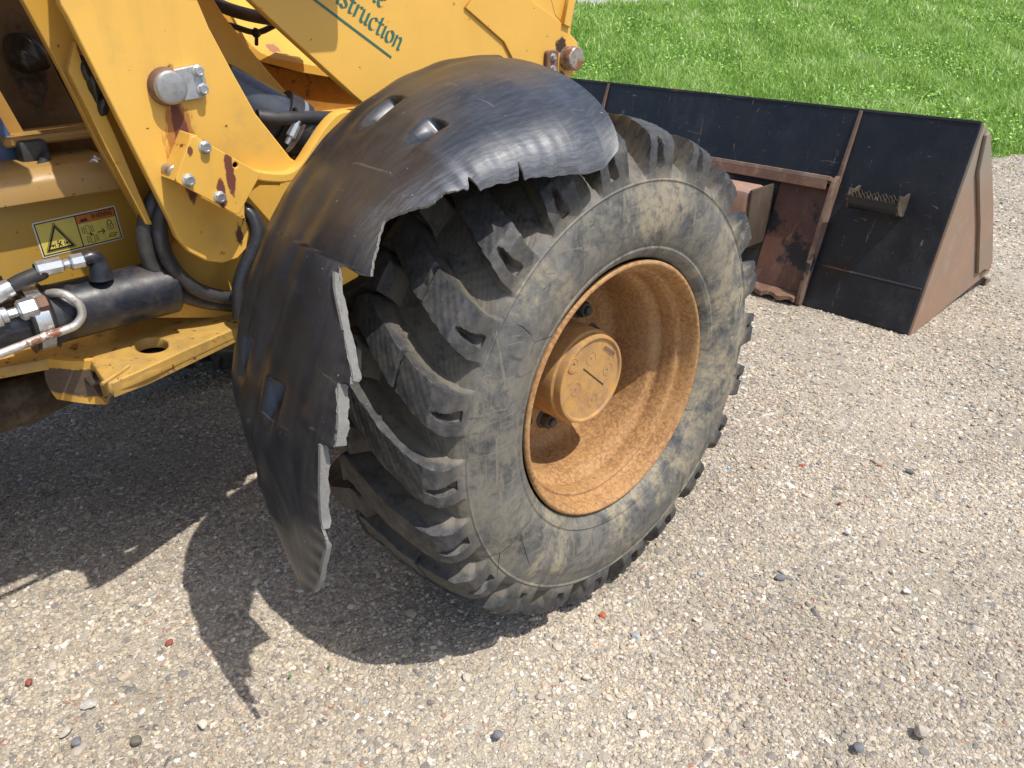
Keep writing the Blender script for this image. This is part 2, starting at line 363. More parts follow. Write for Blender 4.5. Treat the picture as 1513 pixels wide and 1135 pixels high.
# ---- lawn bank, path beyond
soil = NT('lawn_soil'); soil_m = soil.out(soil.mix(soil.noise(12, 6), (.06, .10, .02), (.12, .15, .05)), .95)
fa = np.concatenate([[-160, -60, -30], np.linspace(-16, 16, 81), [30, 60, 160]]); fs = np.concatenate([[4.7, 4.78, 4.9], np.linspace(5.2, 14.2, 50)])
PERP = np.array([LS[1], -LS[0]])
def lawn(A, S, dz=0):
    X = A*PERP[0]+S*LS[0]; Y = A*PERP[1]+S*LS[1]; return np.stack([X, Y, lawn_z(S)-.02*(S < 4.72)+dz], -1)
def edge(A): return .10*np.sin(A*1.7)+.06*np.sin(A*4.1+1)+.045*np.sin(A*11)+.03*np.sin(A*23+2)
sheet('lawn', lambda A, S: lawn(A, S+edge(A)*np.clip(1-(S-4.7)/1.5, 0, 1)), fa, fs, soil_m)
pm = NT('path_mat'); path_m = pm.out(pm.mix(pm.noise(30, 6), (.30, .28, .26), (.42, .39, .36)), .9)
sheet('path', lambda A, S: lawn(A, S+.22*np.clip(A-.75, -2, 9), .02), fa, np.linspace(11.9, 14.6, 14), path_m)
sheet('field', lambda A, S: lawn(A, S), fa*3, np.concatenate([[14.2], np.linspace(20, 380, 10)]), soil_m)
def grass():
    n = 480000
    s = 4.72+9.2*rng.random(n)**1.25; a0 = rng.uniform(-1, 1, n)*(1.2+.66*s)
    # centre of view across the slope
    c = (CP[0]*PERP[0]+CP[1]*PERP[1]); a = c+a0+.02*s
    kp_ = s < 11.9+.22*np.clip(a-.75, -2, 9); s, a = s[kp_], a[kp_]; n = len(s)
    s = s+edge(a)*np.clip(1-(s-4.7)/1.5, 0, 1); s = np.where(rng.random(n) < .004, 4.75-rng.random(n)**2*.5+edge(a), s)
    u = a*PERP[0]+s*LS[0]; v = a*PERP[1]+s*LS[1]
    z = lawn_z(s)
    cl = np.sin(u*3.1+np.sin(v*2.3)*2)+np.sin(v*4.3+np.sin(u*2.9)*2)+.8*np.sin(u*9+v*7)
    h = rng.gamma(6, .0105, n)*(1+.22*cl)*np.clip(.45+(s-4.7)*1.4, .35, 1); h = np.clip(h, .02, .22)
    w_ = rng.uniform(.0020, .0056, n)*np.clip(s/6, 1, 2.)
    az = rng.uniform(0, 6.28, n); lean = rng.uniform(.15, .95, n)*h; br = az+rng.normal(0, .9, n)
    sx, sy = np.cos(az+1.57)*w_, np.sin(az+1.57)*w_; lx, ly = np.cos(br)*lean, np.sin(br)*lean
    B = np.stack([u, v, z-.005], 1)
    def p(k, wd, hz): return B+np.stack([lx*k+sx*wd, ly*k+sy*wd, h*hz], 1)
    V = np.stack([p(0, -1, 0), p(0, 1, 0), p(.3, -.9, .6), p(.3, .9, .6), p(1, 0, .88)], 1).reshape(-1, 3)
    i = np.arange(n)[:, None]*5; F = np.concatenate([i+[0, 1, 3], i+[0, 3, 2], i+[2, 3, 4]])
    me = npmesh('grass', V, F); ca = me.attributes.new('tone', 'FLOAT', 'POINT'); ton = np.clip(rng.random(n)*.7+.15+.09*cl, 0, 1); ca.data.foreach_set('value', np.repeat(ton, 5).astype(np.float32))
    t = NT('grass_blade'); at = t.n('ShaderNodeAttribute', attribute_name='tone')
    c_ = t.cr(at.outputs['Fac'], [(0, (.12, .25, .04)), (.3, (.22, .40, .07)), (.6, (.36, .54, .12)), (.82, (.48, .64, .22)), (1, (.66, .70, .42))])
    t.out(c_, .42, spec=.5)
    tr = t.n('ShaderNodeBsdfTranslucent'); t.set(tr.inputs[0], t.mix(.5, c_, (.42, .66, .10))); mx = t.n('ShaderNodeMixShader'); mx.inputs[0].default_value = .42
    o_ = t.t.nodes['Material Output']; t.t.links.new(t.b.outputs[0], mx.inputs[1]); t.t.links.new(tr.outputs[0], mx.inputs[2]); t.t.links.new(mx.outputs[0], o_.inputs[0])
    tag(obj('grass', me, t.m), 'bright green grass growing on the lawn behind the bucket', 'grass', kind='stuff')
    # low broad leaves among the blades
    n = 22000; s = 4.9+6.7*rng.random(n)**1.2; a = c+rng.uniform(-1, 1, n)*(1.2+.66*s); u = a*PERP[0]+s*LS[0]; v = a*PERP[1]+s*LS[1]
    k = (np.sin(u*2.1+1.4*np.sin(v*1.7))+np.sin(v*2.6+u)) > .1; u, v, s = u[k], v[k], s[k]; n = len(u)
    B = np.stack([u, v, lawn_z(s)+rng.uniform(.03, .085, n)], 1); VV, FF = [], []
    r = rng.uniform(.007, .015, n); ph = rng.uniform(0, 6.28, n); tx, ty = rng.normal(0, .35, n), rng.normal(0, .35, n)
    ring = []
    for q in range(6):
        an = ph+q*math.pi/3; dx, dy = np.cos(an)*r*(1 if q % 2 else .8), np.sin(an)*r; ring.append(B+np.stack([dx, dy, dx*tx+dy*ty], 1))
    V = np.stack(ring, 1).reshape(-1, 3); i = np.arange(n)[:, None]*6
    me = npmesh('clover', V, np.concatenate([i+[0, 1, 2], i+[0, 2, 3], i+[0, 3, 4], i+[0, 4, 5]]))
    t2 = NT('clover_leaf'); t2.out(t2.mix(t2.noise(25, 3), (.20, .42, .05), (.38, .62, .12)), .5)
    tag(obj('clover', me, t2.m), 'light green clover leaves spread through the lawn', 'clover', kind='stuff')
grass()

# ================================================================== THE LOADER
ROOTP = (-.93, -.4, 0)
LD = empty('wheel_loader', ROOTP, 'yellow wheel loader with torn black fender and wide black bucket', 'wheel loader')
OFF = Vector((0, 0, 0))-Vector(ROOTP)
AX = .5; TC = -.185                       # axle height; tyre centre plane

# ---- materials of the loader
M_Y = yellow('yellow_paint'); M_YD = yellow('yellow_paint_dirty', (.60, .33, .055), .7, .60)
M_YG = yellow('yellow_paint_greasy', (.46, .22, .035), .9, .62, grime=.75)
M_ZN = metal('zinc_bolt', (.62, .64, .66), .3, 0.0); M_PIN = metal('pin_steel', (.50, .49, .47), .38, .35); M_STL = metal('bright_steel', (.66, .66, .67), .22)
M_RP = metal('rusty_pipe', (.62, .60, .55), .4, .45, .7); M_RB = rubber('black_hose', (.026, .026, .030), .22, .5); M_RS = rubber('hose_shiny', (.02, .021, .026), .08, .28)
M_BP = rubber('black_cylinder_paint', (.009, .012, .021), .28, .40); M_BK = black_steel('bucket_black')
M_RU = rusty('worn_rust'); M_RU2 = rusty('dark_rust', (.15, .062, .042), (.085, .04, .03), (.2, .13, .10), 1.0)
M_DK = rubber('dark_oily_steel', (.03, .022, .016), .5, .7)

# ---------------------------------------------------------------- tyre
def tyre_mat():
    t = NT('tyre_rubber')
    sp = t.n('ShaderNodeSeparateXYZ'); t.set(sp.inputs[0], t.co)
    zz = t.math('SUBTRACT', sp.outputs[2], AX); yy = sp.outputs[1]
    r = t.math('SQRT', t.math('ADD', t.math('MULTIPLY', zz, zz), t.math('MULTIPLY', yy, yy)))
    side = t.math('MULTIPLY', t.ramp(r, .425, .39), t.math('GREATER_THAN', sp.outputs[0], -.06))
    ang = t.math('ARCTAN2', zz, yy)
    cb = t.n('ShaderNodeCombineXYZ'); t.set(cb.inputs[0], t.math('MULTIPLY', ang, 2.2)); t.set(cb.inputs[1], t.math('MULTIPLY', r, 3.2)); t.set(cb.inputs[2], sp.outputs[0])
    n1 = t.noise(2.1, 8, cb.outputs[0], rough=.72, dist=.5); n2 = t.noise(13, 8, rough=.78, dist=.3); n3 = t.noise(70, 7, rough=.75)
    base = t.mix(t.ramp(n3, .3, .7), (.022, .024, .029), (.052, .052, .054))
    grey = t.mix(t.ramp(n2, .28, .56), base, (.118, .117, .110))
    tan = t.math('MULTIPLY', t.ramp(t.math('ADD', t.math('MULTIPLY', n2, .55), t.math('MULTIPLY', n1, .6)), .505, .64), t.ramp(n3, .32, .56))
    # scuffs swept across the wall
    scf = t.ramp(t.noise(9, 3, t.map((1, 1, 9), rot=(.9, 0, 0)), dist=1.2), .60, .66); scf2 = t.ramp(t.noise(8, 3, t.map((1, 10, 1), rot=(.6, 0, 0)), dist=1.0), .60, .65)
    tan_s = t.math('MULTIPLY', t.math('MAXIMUM', t.math('MULTIPLY', tan, t.ramp(t.noise(3.2, 3, t.map(loc=(3, 1, 2))), .40, .60, .30, .92)), t.math('MULTIPLY', t.math('MAXIMUM', scf, scf2), .32)), side)
    c = t.mix(tan_s, t.mix(side, base, grey), (.31, .262, .175))
    drk = t.math('MULTIPLY', t.ramp(t.noise(7, 4, t.map((1, 3, 8), rot=(-.7, 0, 0)), dist=1.5), .61, .67), t.math('MULTIPLY', side, .45))
    c = t.mix(drk, c, (.035, .035, .04))
    tread = t.math('MULTIPLY', t.math('SUBTRACT', 1., side), 1.)
    lug = t.n('ShaderNodeAttribute', attribute_name='lug').outputs['Fac']
    low = t.ramp(lug, .95, .25, .30, 1.)
    td = t.math('MULTIPLY', t.ramp(t.math('ADD', t.noise(24, 8, rough=.8), t.math('MULTIPLY', low, .16)), .46, .66), t.math('MULTIPLY', tread, t.math('MULTIPLY', low, .74)))
    c = t.mix(td, c, (.185, .16, .12))
    speck = t.ramp(t.noise(210, 3), .70, .75); c = t.mix(t.math('MULTIPLY', speck, .35), c, (.4, .37, .32))
    # fine radial cracks
    ck = t.vor(9, t.map(scale=(1, 1, 1)), feat='DISTANCE_TO_EDGE'); ckm = t.math('MULTIPLY', t.ramp(ck, .010, .003), t.ramp(t.noise(5, 3), .56, .62)); ckm = t.math('MULTIPLY', ckm, side)
    c = t.mix(ckm, c, (.015, .015, .015))
    h = t.math('ADD', t.math('MULTIPLY', n3, .3), t.math('ADD', t.math('MULTIPLY', n2, .5), t.math('MULTIPLY', ckm, -1.)))
    return t.out(c, t.ramp(n2, .35, .65, .5, .72), nrm=t.bump(h, .55, .003), spec=.42)
M_TY = tyre_mat()
NL = 22; PIT_ = 2*math.pi/NL
def tyre_mesh():
    per = 60; nph = NL*per; ph = np.arange(nph)*2*math.pi/nph
    top = np.array([(0, .0144, .3975), (.08, .0142, .424), (.20, .0090, .449), (.28, -.005, .4645), (.37, -.028, .4730), (.62, -.09, .4850), (1, TC, .4905)])
    bas = np.array([(0, .0144, .3965), (.08, .004, .409), (.20, -.012, .417), (.28, -.026, .422), (.37, -.044, .427), (.62, -.095, .437), (1, TC, .444)])
    th = np.concatenate([np.linspace(0, .37, 30), np.linspace(.385, 1.12, 44)])
    def prof(tab, t):
        tt = np.where(t <= 1, t, 2-t); x = np.interp(tt, tab[:, 0], tab[:, 1]); r = np.interp(tt, tab[:, 0], tab[:, 2]); return np.where(t <= 1, x, 2*TC-x), r
    t = np.concatenate([np.linspace(0, .37, 34), np.linspace(.382, 1.618, 76), np.linspace(1.63, 2, 34)])
    xt, rt = prof(top, t); xb, rb = prof(bas, t)
    to = np.where(t <= 1, t, 2-t)
    d = np.clip(-.004-np.where(t <= 1, xb, 2*TC-xb), 0, None)            # distance in from the shoulder
    shift = -R_(74)*d-.9*np.clip(.02-d, 0, None)*0
    PH, T = np.meshgrid(ph, t); SH = np.broadcast_to(shift[:, None], PH.shape)
    TO = np.where(T <= 1, T, 2-T)
    def mask(center0, tc):           # tc measured from that lug's own shoulder
        q = (PH-center0+PIT_/2) % PIT_-PIT_/2
        idx = np.floor((PH-center0+PIT_/2)/PIT_).astype(int) % NL
        jit = (np.sin(idx*12.9)*.5)*.004
        hw = np.interp(tc, [0, .2, .45, 1.1], [R_(5.1), R_(4.8), R_(4.1), R_(3.3)])+jit
        sl = R_(.85)
        m_ = np.clip((hw+sl*.5-np.abs(q))/sl, 0, 1)
        pk = np.clip(1.15-np.abs(q-R_(.5)-R_(.4)*(tc-.1)/.1)/np.interp(tc, [.04, .07, .24, .27], [R_(1.2), R_(1.25), R_(.5), R_(.2)]), 0, 1)
        pk = np.clip(pk*3, 0, 1)*np.clip((tc-.045)/.02, 0, 1)*np.clip((.265-tc)/.02, 0, 1)
        m_ = m_*(1-.85*pk)
        cut = np.where(idx % 3 == 0, np.clip(1-np.abs(tc-.55-.04*np.sin(idx*3.))/.012, 0, 1), 0); m_ = m_*(1-.45*cut)
        end = np.interp(tc, [0, .012, 1.075, 1.12, 2], [.15, 1, 1, 0, 0]); return m_*end
    c0 = R_(164.5)
    mk = np.maximum(mask(c0, T), mask(c0+PIT_/2, 2-T))
    # tie cracks and wear notches in the bars
    X = xb[:, None]+(xt-xb)[:, None]*mk; Rr = rb[:, None]+(rt-rb)[:, None]*mk
    TH = PH+SH
    wn = .0007*np.sin(TH*61+T*9)*np.sin(T*31+TH*23)+.0006*np.sin(TH*143+T*41)*np.sin(T*87)
    Rr = Rr+wn*np.clip(TO*4, 0, 1)
    def grid(X, Rr, TH):
        V = np.stack([X, Rr*np.cos(TH), AX+Rr*np.sin(TH)], -1); n, m_ = X.shape; i = np.arange(n*m_).reshape(n, m_); j = np.roll(i, -1, 1)
        return V.reshape(-1, 3), np.stack([i[:-1], i[1:], j[1:], j[:-1]], -1).reshape(-1, 4)
    V1, F1 = grid(X, Rr, TH)
    sp_ = np.array([(.0144, .3965), (.0170, .3940), (.0150, .3900), (.0190, .380), (.0235, .362), (.0262, .342), (.0258, .322), (.0225, .303), (.0165, .286), (.0125, .280), (.0140, .276), (.010, .268), (.001, .2600), (-.004, .2560), (-.010, .2535), (-.016, .2520), (-.03, .2515)])
    ks = np.linspace(0, len(sp_)-1, 52); sx = np.interp(ks, range(len(sp_)), sp_[:, 0]); sr = np.interp(ks, range(len(sp_)), sp_[:, 1])
    PH2, _ = np.meshgrid(ph, ks); SR = np.broadcast_to(sr[:, None], PH2.shape); SX = np.broadcast_to(sx[:, None], PH2.shape).copy()
    # raised swoosh-shaped protector patch and worn moulded marks
    def arcpatch(a0, a1, r0, r1, h):
        a = (PH2-R_(a0)) % (2*math.pi); k = np.clip(a/R_(1), 0, 1)*np.clip((R_(a1-a0)-a)/R_(1), 0, 1)*np.clip((SR-r0)/.003, 0, 1)*np.clip((r1-SR)/.003, 0, 1); return h*k
    SX += arcpatch(118, 150, .332, .366, .0022)+arcpatch(228, 262, .332, .366, .0022)+arcpatch(340, 372, .332, .366, .0022)
    for a0 in np.concatenate([np.arange(300, 336, 4.2), np.arange(186, 215, 4.2), np.arange(72, 100, 4.2)]): SX += arcpatch(a0, a0+2.4, .302, .322, .0011)
    out = []
    for sgn in (1, -1):
        XX = SX if sgn == 1 else 2*TC-SX; a, b = grid(XX, SR, PH2); out.append((a, b if sgn == 1 else b[:, ::-1]))
    V = [V1]; F = [F1[:, ::-1]]; o = len(V1)
    for a, b in out: V.append(a); F.append(b+o); o += len(a)
    V = np.concatenate(V); F = np.concatenate(F)
    fl = V[:, 2] < .0125; V[fl, 2] = .0125
    me = npmesh('tyre', V, F); at = me.attributes.new('lug', 'FLOAT', 'POINT'); lg = np.zeros(len(V), np.float32); lg[:len(V1)] = mk.ravel(); at.data.foreach_set('value', lg); return me
ty_me = tyre_mesh()

# ---------------------------------------------------------------- rim
def rim_mat():
    t = NT('rim_rust'); n1 = t.noise(10, 8, rough=.7); n2 = t.noise(130, 6, rough=.75); n3 = t.noise(4, 4)
    c = t.mix(t.ramp(n1, .3, .7), (.35, .19, .08), (.22, .105, .048))
    c = t.mix(t.math('MULTIPLY', t.ramp(n2, .42, .6), .8), c, (.47, .275, .105))
    c = t.mix(t.ramp(t.noise(95, 8, rough=.8), .55, .66), c, (.17, .068, .03))
    c = t.mix(t.math('MULTIPLY', t.ramp(n3, .45, .7), .45), c, (.42, .31, .19))
    return t.out(c, .72, nrm=t.bump(n2, .4, .0012), spec=.35)
M_RIM = rim_mat()
def sheet_prof(P, th): return P
rim_prof = [(.0005, .2525), (.0035, .2500), (.0045, .2465), (.002, .2425), (-.006, .2385), (-.018, .2350), (-.030, .2325), (-.0345, .2285), (-.036, .2225), (-.060, .2200), (-.070, .2210), (-.076, .2180), (-.086, .2075), (-.110, .2035), (-.150, .2020), (-.175, .2005), (-.186, .1965), (-.192, .188), (-.1935, .170), (-.188, .160), (-.185, .150), (-.185, .0)]
rim_back = [(.0005, .2525), (-.004, .2520), (-.012, .246), (-.022, .24), (-.04, .232), (-.2, .225), (-.34, .24), (-.372, .252)]
def make_rim(parent):
    bm = bmesh.new(); seg = 144
    def add(prof, flip):
        rings = []
        pr = [tuple(p) for p in curvy(prof[:-1], 3)]+[prof[-1]] if not flip else prof
        for x, r in pr:
            rings.append([bm.verts.new((x, 0, AX))] if r < 1e-6 else [bm.verts.new((x, r*math.cos(2*math.pi*k/seg), AX+r*math.sin(2*math.pi*k/seg))) for k in range(seg)])
        for A, B in zip(rings, rings[1:]):
            for k in range(seg):
                k2 = (k+1) % seg
                bm.faces.new((A[k], A[k2], B[0])) if len(B) == 1 else bm.faces.new((A[k], A[k2], B[k2], B[k]))
    add(rim_prof, False); add(rim_back, True); bmesh.ops.remove_doubles(bm, verts=bm.verts, dist=1e-5)
    return bobj('rim', bm, M_RIM, parent, 50, 'deep dished rim covered in orange rust')
def hub_mat():
    t = NT('hub_rust'); n1 = t.noise(16, 8, rough=.72); n2 = t.noise(60, 7, rough=.75)
    c = t.mix(t.ramp(n1, .35, .65), (.44, .26, .095), (.34, .19, .085))
    c = t.mix(t.math('MULTIPLY', t.ramp(n2, .5, .62), .75), c, (.50, .265, .06)); c = t.mix(t.math('MULTIPLY', t.ramp(t.noise(34, 6, rough=.7), .54, .64), .6), c, (.27, .165, .11))
    return t.out(c, .7, nrm=t.bump(n2, .35, .0012), spec=.35)
M_HUB = hub_mat()
def make_wheel(name, loc_x, mirror=False):
    w_ = bpy.data.objects.new(name, None); link(w_, LD)
    w_.location = OFF+Vector((loc_x, 0, 0)); return w_
WH = bpy.data.objects.new('front_wheel', None); WH.parent = LD; WH.location = OFF; C.objects.link(WH)
WH['label'] = 'chevron-lugged tyre on a rusty dished rim under the torn fender'
def sub(o, par=WH): return o
tyre = bpy.data.objects.new('tyre', ty_me); ty_me.materials.append(M_TY); ty_me.shade_smooth(); 
try: ty_me.set_sharp_from_angle(angle=R_(27))
except Exception: pass
C.objects.link(tyre); tyre.parent = WH
rim = make_rim(None); rim.parent = WH
HX = -.0695                                # face of the hub cap
hub = lathe('hub_cap', [(-.116, .0965), (-.060, .0965), (-.024, .0965), (-.020, .0955), (-.0175, .093), (-.0165, .0915), (-.004, .0905), (-.0008, .0895), (0, .0875), (0, .0845), (-.0012, .083), (-.0042, .0812), (-.0045, .078), (-.0045, 0)], (HX, 0, AX), (1, 0, 0), M_HUB, None, 96, 28, 'rusty cylindrical hub with a round cover')
hub.parent = WH
def on_hub(y, z, x=0): return (HX-.0045+x, y, AX+z)
def ring(name, y, z, ro, ri, h, parent, mat=M_HUB):
    o = lathe(name, [(-.0005, ro), (h, ro-.0006), (h, ri+.0006), (-.0005, ri)], on_hub(y, z), (1, 0, 0), mat, None, 28, 30); o.parent = parent; return o
# plug, cast marks, slot and oblong plate on the cover
pc = P3(849, 541, 0, HX); py_, pz_ = pc[1], pc[2]-AX
ring('plug_boss', py_, pz_, .0155, .012, .0022, hub)
pl = lathe('drain_plug', [(0, .0122), (.0015, .0115), (.0015, .0045), (-.003, .004), (-.003, 0)], on_hub(py_, pz_, .0004), (1, 0, 0), M_HUB, None, 30, 30); pl.parent = hub
hx = lathe('plug_socket', [(.0012, .0042), (.0012, 0)], on_hub(py_, pz_, -.0022), (1, 0, 0), rubber('socket_black', (.01, .006, .005), .1), None, 6, 30); hx.parent = hub
for (u, v) in ((876, 531), (900, 547), (853, 577), (877, 592)):
    q = P3(u, v, 0, HX); ring('cast_ring', q[1], q[2]-AX, .0135, .0128, .0007, hub)
    o = lathe('centre_dot', [(0, .0016), (.0005, .0012), (.0005, 0)], on_hub(q[1], q[2]-AX), (1, 0, 0), M_DK, None, 10, 30); o.parent = hub
def quad_on(name, a, b, wd, x, th, mat, parent):
    a, b = P3(a[0], a[1], 0, x), P3(b[0], b[1], 0, x); d = (b-a)[1:]; L = np.linalg.norm(d); n_ = np.array([-d[1], d[0]])/L*wd/2
    o = yzplate(name, [[tuple(a[1:]+n_), tuple(a[1:]-n_), tuple(b[1:]-n_), tuple(b[1:]+n_)]], x+th, th, mat, None, bev=.0003); o.parent = parent; return o
quad_on('timing_slot', (862, 545), (891, 568), .0022, HX-.0045, .0012, M_DK, hub)
quad_on('cast_plate', (892, 512), (909, 524), .012, HX-.0045, .0010, M_HUB, hub)
quad_on('cast_plate_inset', (893, 513), (908, 523), .007, HX-.0035, .0006, M_RU, hub)
for i in range(10):
    a = R_(48+36*i); rr = .127; o = bolt((-.185, rr*math.cos(a), AX+rr*math.sin(a)), (1, 0, 0), .0160, .022, rubber('nut_grey', (.07, .065, .06), .5) if i == 0 else bpy.data.materials['nut_grey'], None, 'lug_nut'); o.parent = WH
    s_ = lathe('wheel_stud', [(.02, .0095), (.030, .0095), (.032, .007), (.032, 0)], (-.185, rr*math.cos(a), AX+rr*math.sin(a)), (1, 0, 0), bpy.data.materials['nut_grey'], None, 14, 30); s_.parent = WH
# far front wheel: a copy turned round on the same axle
W2 = WH.copy(); C.objects.link(W2); W2['label'] = 'shaded wheel on the far side of the loader'
W2.location = OFF+Vector((-1.90, 0, 0)); W2.rotation_euler = (0, 0, math.pi)
for ch in list(WH.children):
    c_ = ch.copy(); C.objects.link(c_); c_.parent = W2
W3 = WH.copy(); C.objects.link(W3); W3['label'] = 'rear wheel of the loader'; W3.location = OFF+Vector((0, -2.35, 0))
for ch in list(WH.children):
    c_ = ch.copy(); C.objects.link(c_); c_.parent = W3
lathe('rear_axle', [(0, .09), (.1, .07), (1.3, .07), (1.4, .09)], (-.22, -2.35, AX), (-1, 0, 0), M_YG, LD, 28)
# axle
lathe('axle', [(0, .09), (.1, .07), (.55, .06), (.6, .13), (.9, .13), (.95, .06), (1.4, .07), (1.5, .09)], (-.22, 0, AX), (-1, 0, 0), M_YG, LD, 28)

# ---------------------------------------------------------------- fender
def fender():
    t = NT('fender_plastic')
    wa = t.n('ShaderNodeAttribute', attribute_name='wear').outputs['Fac']; uu = t.n('ShaderNodeAttribute', attribute_name='uvw')
    vec = uu.outputs['Vector']
    sc1 = t.noise(1, 6, t.map((26, 150, 1), rot=(0, 0, .55), v=vec), rough=.75, dist=.5); sc2 = t.noise(1, 5, t.map((110, 16, 1), rot=(0, 0, -.45), v=vec), rough=.7, dist=1.2); broad = t.noise(9, 6, rough=.65)
    long_ = t.noise(1, 4, t.map((2.2, 34, 1), v=vec), rough=.6)
    c = t.mix(t.ramp(broad, .35, .7), (.005, .007, .012), (.013, .017, .026))
    c = t.mix(t.math('MULTIPLY', t.ramp(long_, .5, .72), .22), c, (.050, .042, .032))
    c = t.mix(t.math('MULTIPLY', t.ramp(t.noise(11, 7, rough=.7), .5, .72), .14), c, (.10, .09, .07))
    lines = t.ramp(t.math('ABSOLUTE', t.math('SUBTRACT', sc2, .5)), .03, .008)
    wm = t.math('MULTIPLY', wa, t.math('ADD', .30, t.math('MULTIPLY', t.ramp(sc1, .38, .66), .7)))
    c = t.mix(t.math('MULTIPLY', wm, .78), c, (.165, .178, .205)); c = t.mix(t.math('MULTIPLY', t.math('MULTIPLY', lines, wa), .5), c, (.03, .03, .035))
    c = t.mix(t.math('MULTIPLY', t.ramp(t.noise(5, 3, t.map((1, 9, 5), rot=(.5, 0, 0)), dist=1), .67, .70), .25), c, (.2, .2, .2))
    c = t.mix(t.math('MULTIPLY', t.ramp(t.noise(120, 2), .735, .76), .55), c, (.5, .48, .44))
    h = t.math('ADD', t.math('MULTIPLY', sc1, wa), t.math('ADD', t.math('MULTIPLY', t.math('MULTIPLY', sc2, wa), 1.2), t.math('MULTIPLY', broad, .25)))
    t.out(c, t.math('ADD', t.ramp(long_, .3, .7, .30, .42), t.math('MULTIPLY', wa, .18)), nrm=t.bump(h, .16, .004), spec=.8)
    e = NT('torn_plastic'); e.out(e.mix(e.noise(120, 7, rough=.8), (.10, .10, .098), (.30, .29, .27)), .9, nrm=e.bump(e.noise(160, 8, rough=.8), .9, .003))
    # torn outer edge: (angle, x, r)
    E_ = [(101, .050, .488), (104, .054, .478), (108, .055, .466), (112, .051, .474), (114.5, .046, .486), (117, .040, .497), (121, .026, .517), (122.2, .024, .522), (122.6, .008, .545), (123.2, .020, .530), (126, .014, .545), (128.5, .006, .558), (129.2, -.010, .578), (130.0, -.002, .570), (132, -.010, .583), (135, -.022, .596), (138, -.055, .606), (139.6, -.074, .609), (141.5, -.062, .609), (143.5, -.052, .610), (146.2, -.042, .611), (146.6, -.112, .613), (149, -.094, .613), (152, -.062, .612), (156, -.022, .611), (158.0, -.004, .610), (159.0, -.003, .610), (159.4, -.026, .615), (161, -.018, .617), (164, .000, .622), (166.8, .008, .627), (167.3, -.022, .631), (170, -.014, .634), (175, -.004, .640), (177, .000, .642), (178.2, .012, .645), (179.5, .018, .647), (182, .010, .652), (185.2, .000, .658), (187.5, -.014, .665), (188.7, -.034, .669)]
    ET = np.array(E_)
    nr, nu = 520, 72
    rows = np.linspace(103.5, 188.7, nr); xe = np.interp(rows, ET[:, 0], ET[:, 1]); re = np.interp(rows, ET[:, 0], ET[:, 2])
    jag = (np.sin(rows*2.3)*.5+np.sin(rows*5.9+1)*.3+np.sin(rows*12.7)*.2)*.0022*np.interp(rows, [101, 112, 120, 198], [.0, .1, 1, 1]); xe = xe+jag
    xi = np.interp(rows, [101, 168, 172, 174, 176, 178, 180, 182, 184.5, 187, 188.7], [-.415, -.415, -.408, -.380, -.325, -.255, -.195, -.150, -.112, -.080, -.058])
    u0 = np.linspace(0, 1, nu)**.9
    kb = np.exp(-np.linspace(-2.5, 2.5, 61)**2); kb /= kb.sum()
    def env(v, up):        # smooth envelope of the fender before it tore
        p = np.pad(v, 30, mode='edge'); m1 = np.array([(p[k:k+61].max() if up else p[k+30]) for k in range(len(v))]); return np.convolve(np.pad(m1, 30, mode='edge'), kb, 'valid')
    xs_ = np.where(rows < 128, np.convolve(np.pad(xe, 30, mode='edge'), kb, 'valid'), 0); xs_ = np.interp(rows, [101, 104, 108, 113, 118, 124, 130, 136, 142, 150, 158, 166, 176, 180, 184, 187, 188.7], [.050, .054, .055, .048, .037, .020, .004, -.008, -.008, -.004, .004, .012, .014, .022, .010, -.006, -.026])
    rs_ = np.interp(rows, [101, 104, 108, 113, 118, 124, 130, 136, 142, 150, 158, 166, 176, 180, 184, 188.7], [.488, .478, .466, .478, .500, .533, .566, .592, .604, .608, .614, .627, .641, .648, .656, .669])
    V = np.zeros((nr, nu, 3)); W = np.zeros((nr, nu)); UV = np.zeros((nr, nu, 3))
    for i, (a, x1, r1, x0) in enumerate(zip(rows, xe, re, xi)):
        r0 = np.interp(a, [101, 163, 172, 174, 176, 178, 180, 182, 184.5, 188.7], [.556, .554, .552, .563, .586, .614, .636, .648, .655, .668])
        rc = max(r1, .612 if a < 140 else r1)*1.0
        rc = np.interp(a, [101, 108, 118, 127, 140, 158, 166, 176, 180, 184, 188.7], [.570, .583, .600, .615, .614, .616, .628, .643, .649, .657, .6695])
        x1, r1 = float(xs_[i]), float(rs_[i])
        P0 = np.array([x0, r0]); P3_ = np.array([x1, r1]); wd = x1-x0
        drop = max(0, rc-r1)
        P1 = np.array([x0+wd*.20, r0+(rc-r0)*1.05]); kd = min(1, max(0, (drop-.008)/.04)); kf = min(1, max(0, (114-a)/10))
        P2 = np.array([x1-wd*(.22*(1-kd)+.02*kd)+.012*kd-.07*kf, (rc+r1)/2*(1-kd)+(rc+.012*(1-kf))*kd])
        uf = np.linspace(.5, 1.04, 541); bf = ((1-uf)**3)[:, None]*P0+(3*(1-uf)**2*uf)[:, None]*P1+(3*(1-uf)*uf*uf)[:, None]*P2+(uf**3)[:, None]*P3_
        dd = np.hypot(bf[:, 0]-xe[i], (bf[:, 1]-re[i])*np.interp(a, [101, 132, 140], [1, 1, .1])); uc = uf[dd.argmin()]
        u = u0*uc
        b = ((1-u)**3)[:, None]*P0+(3*(1-u)**2*u)[:, None]*P1+(3*(1-u)*u*u)[:, None]*P2+(u**3)[:, None]*P3_
        skew = -18*np.clip(1-u, 0, 1)**.8*np.clip(1-(a-103.5)/55, 0, 1)**1.5
        skew = skew*1.0
        th = a+skew+0*u
        x, r = b[:, 0], b[:, 1].copy()
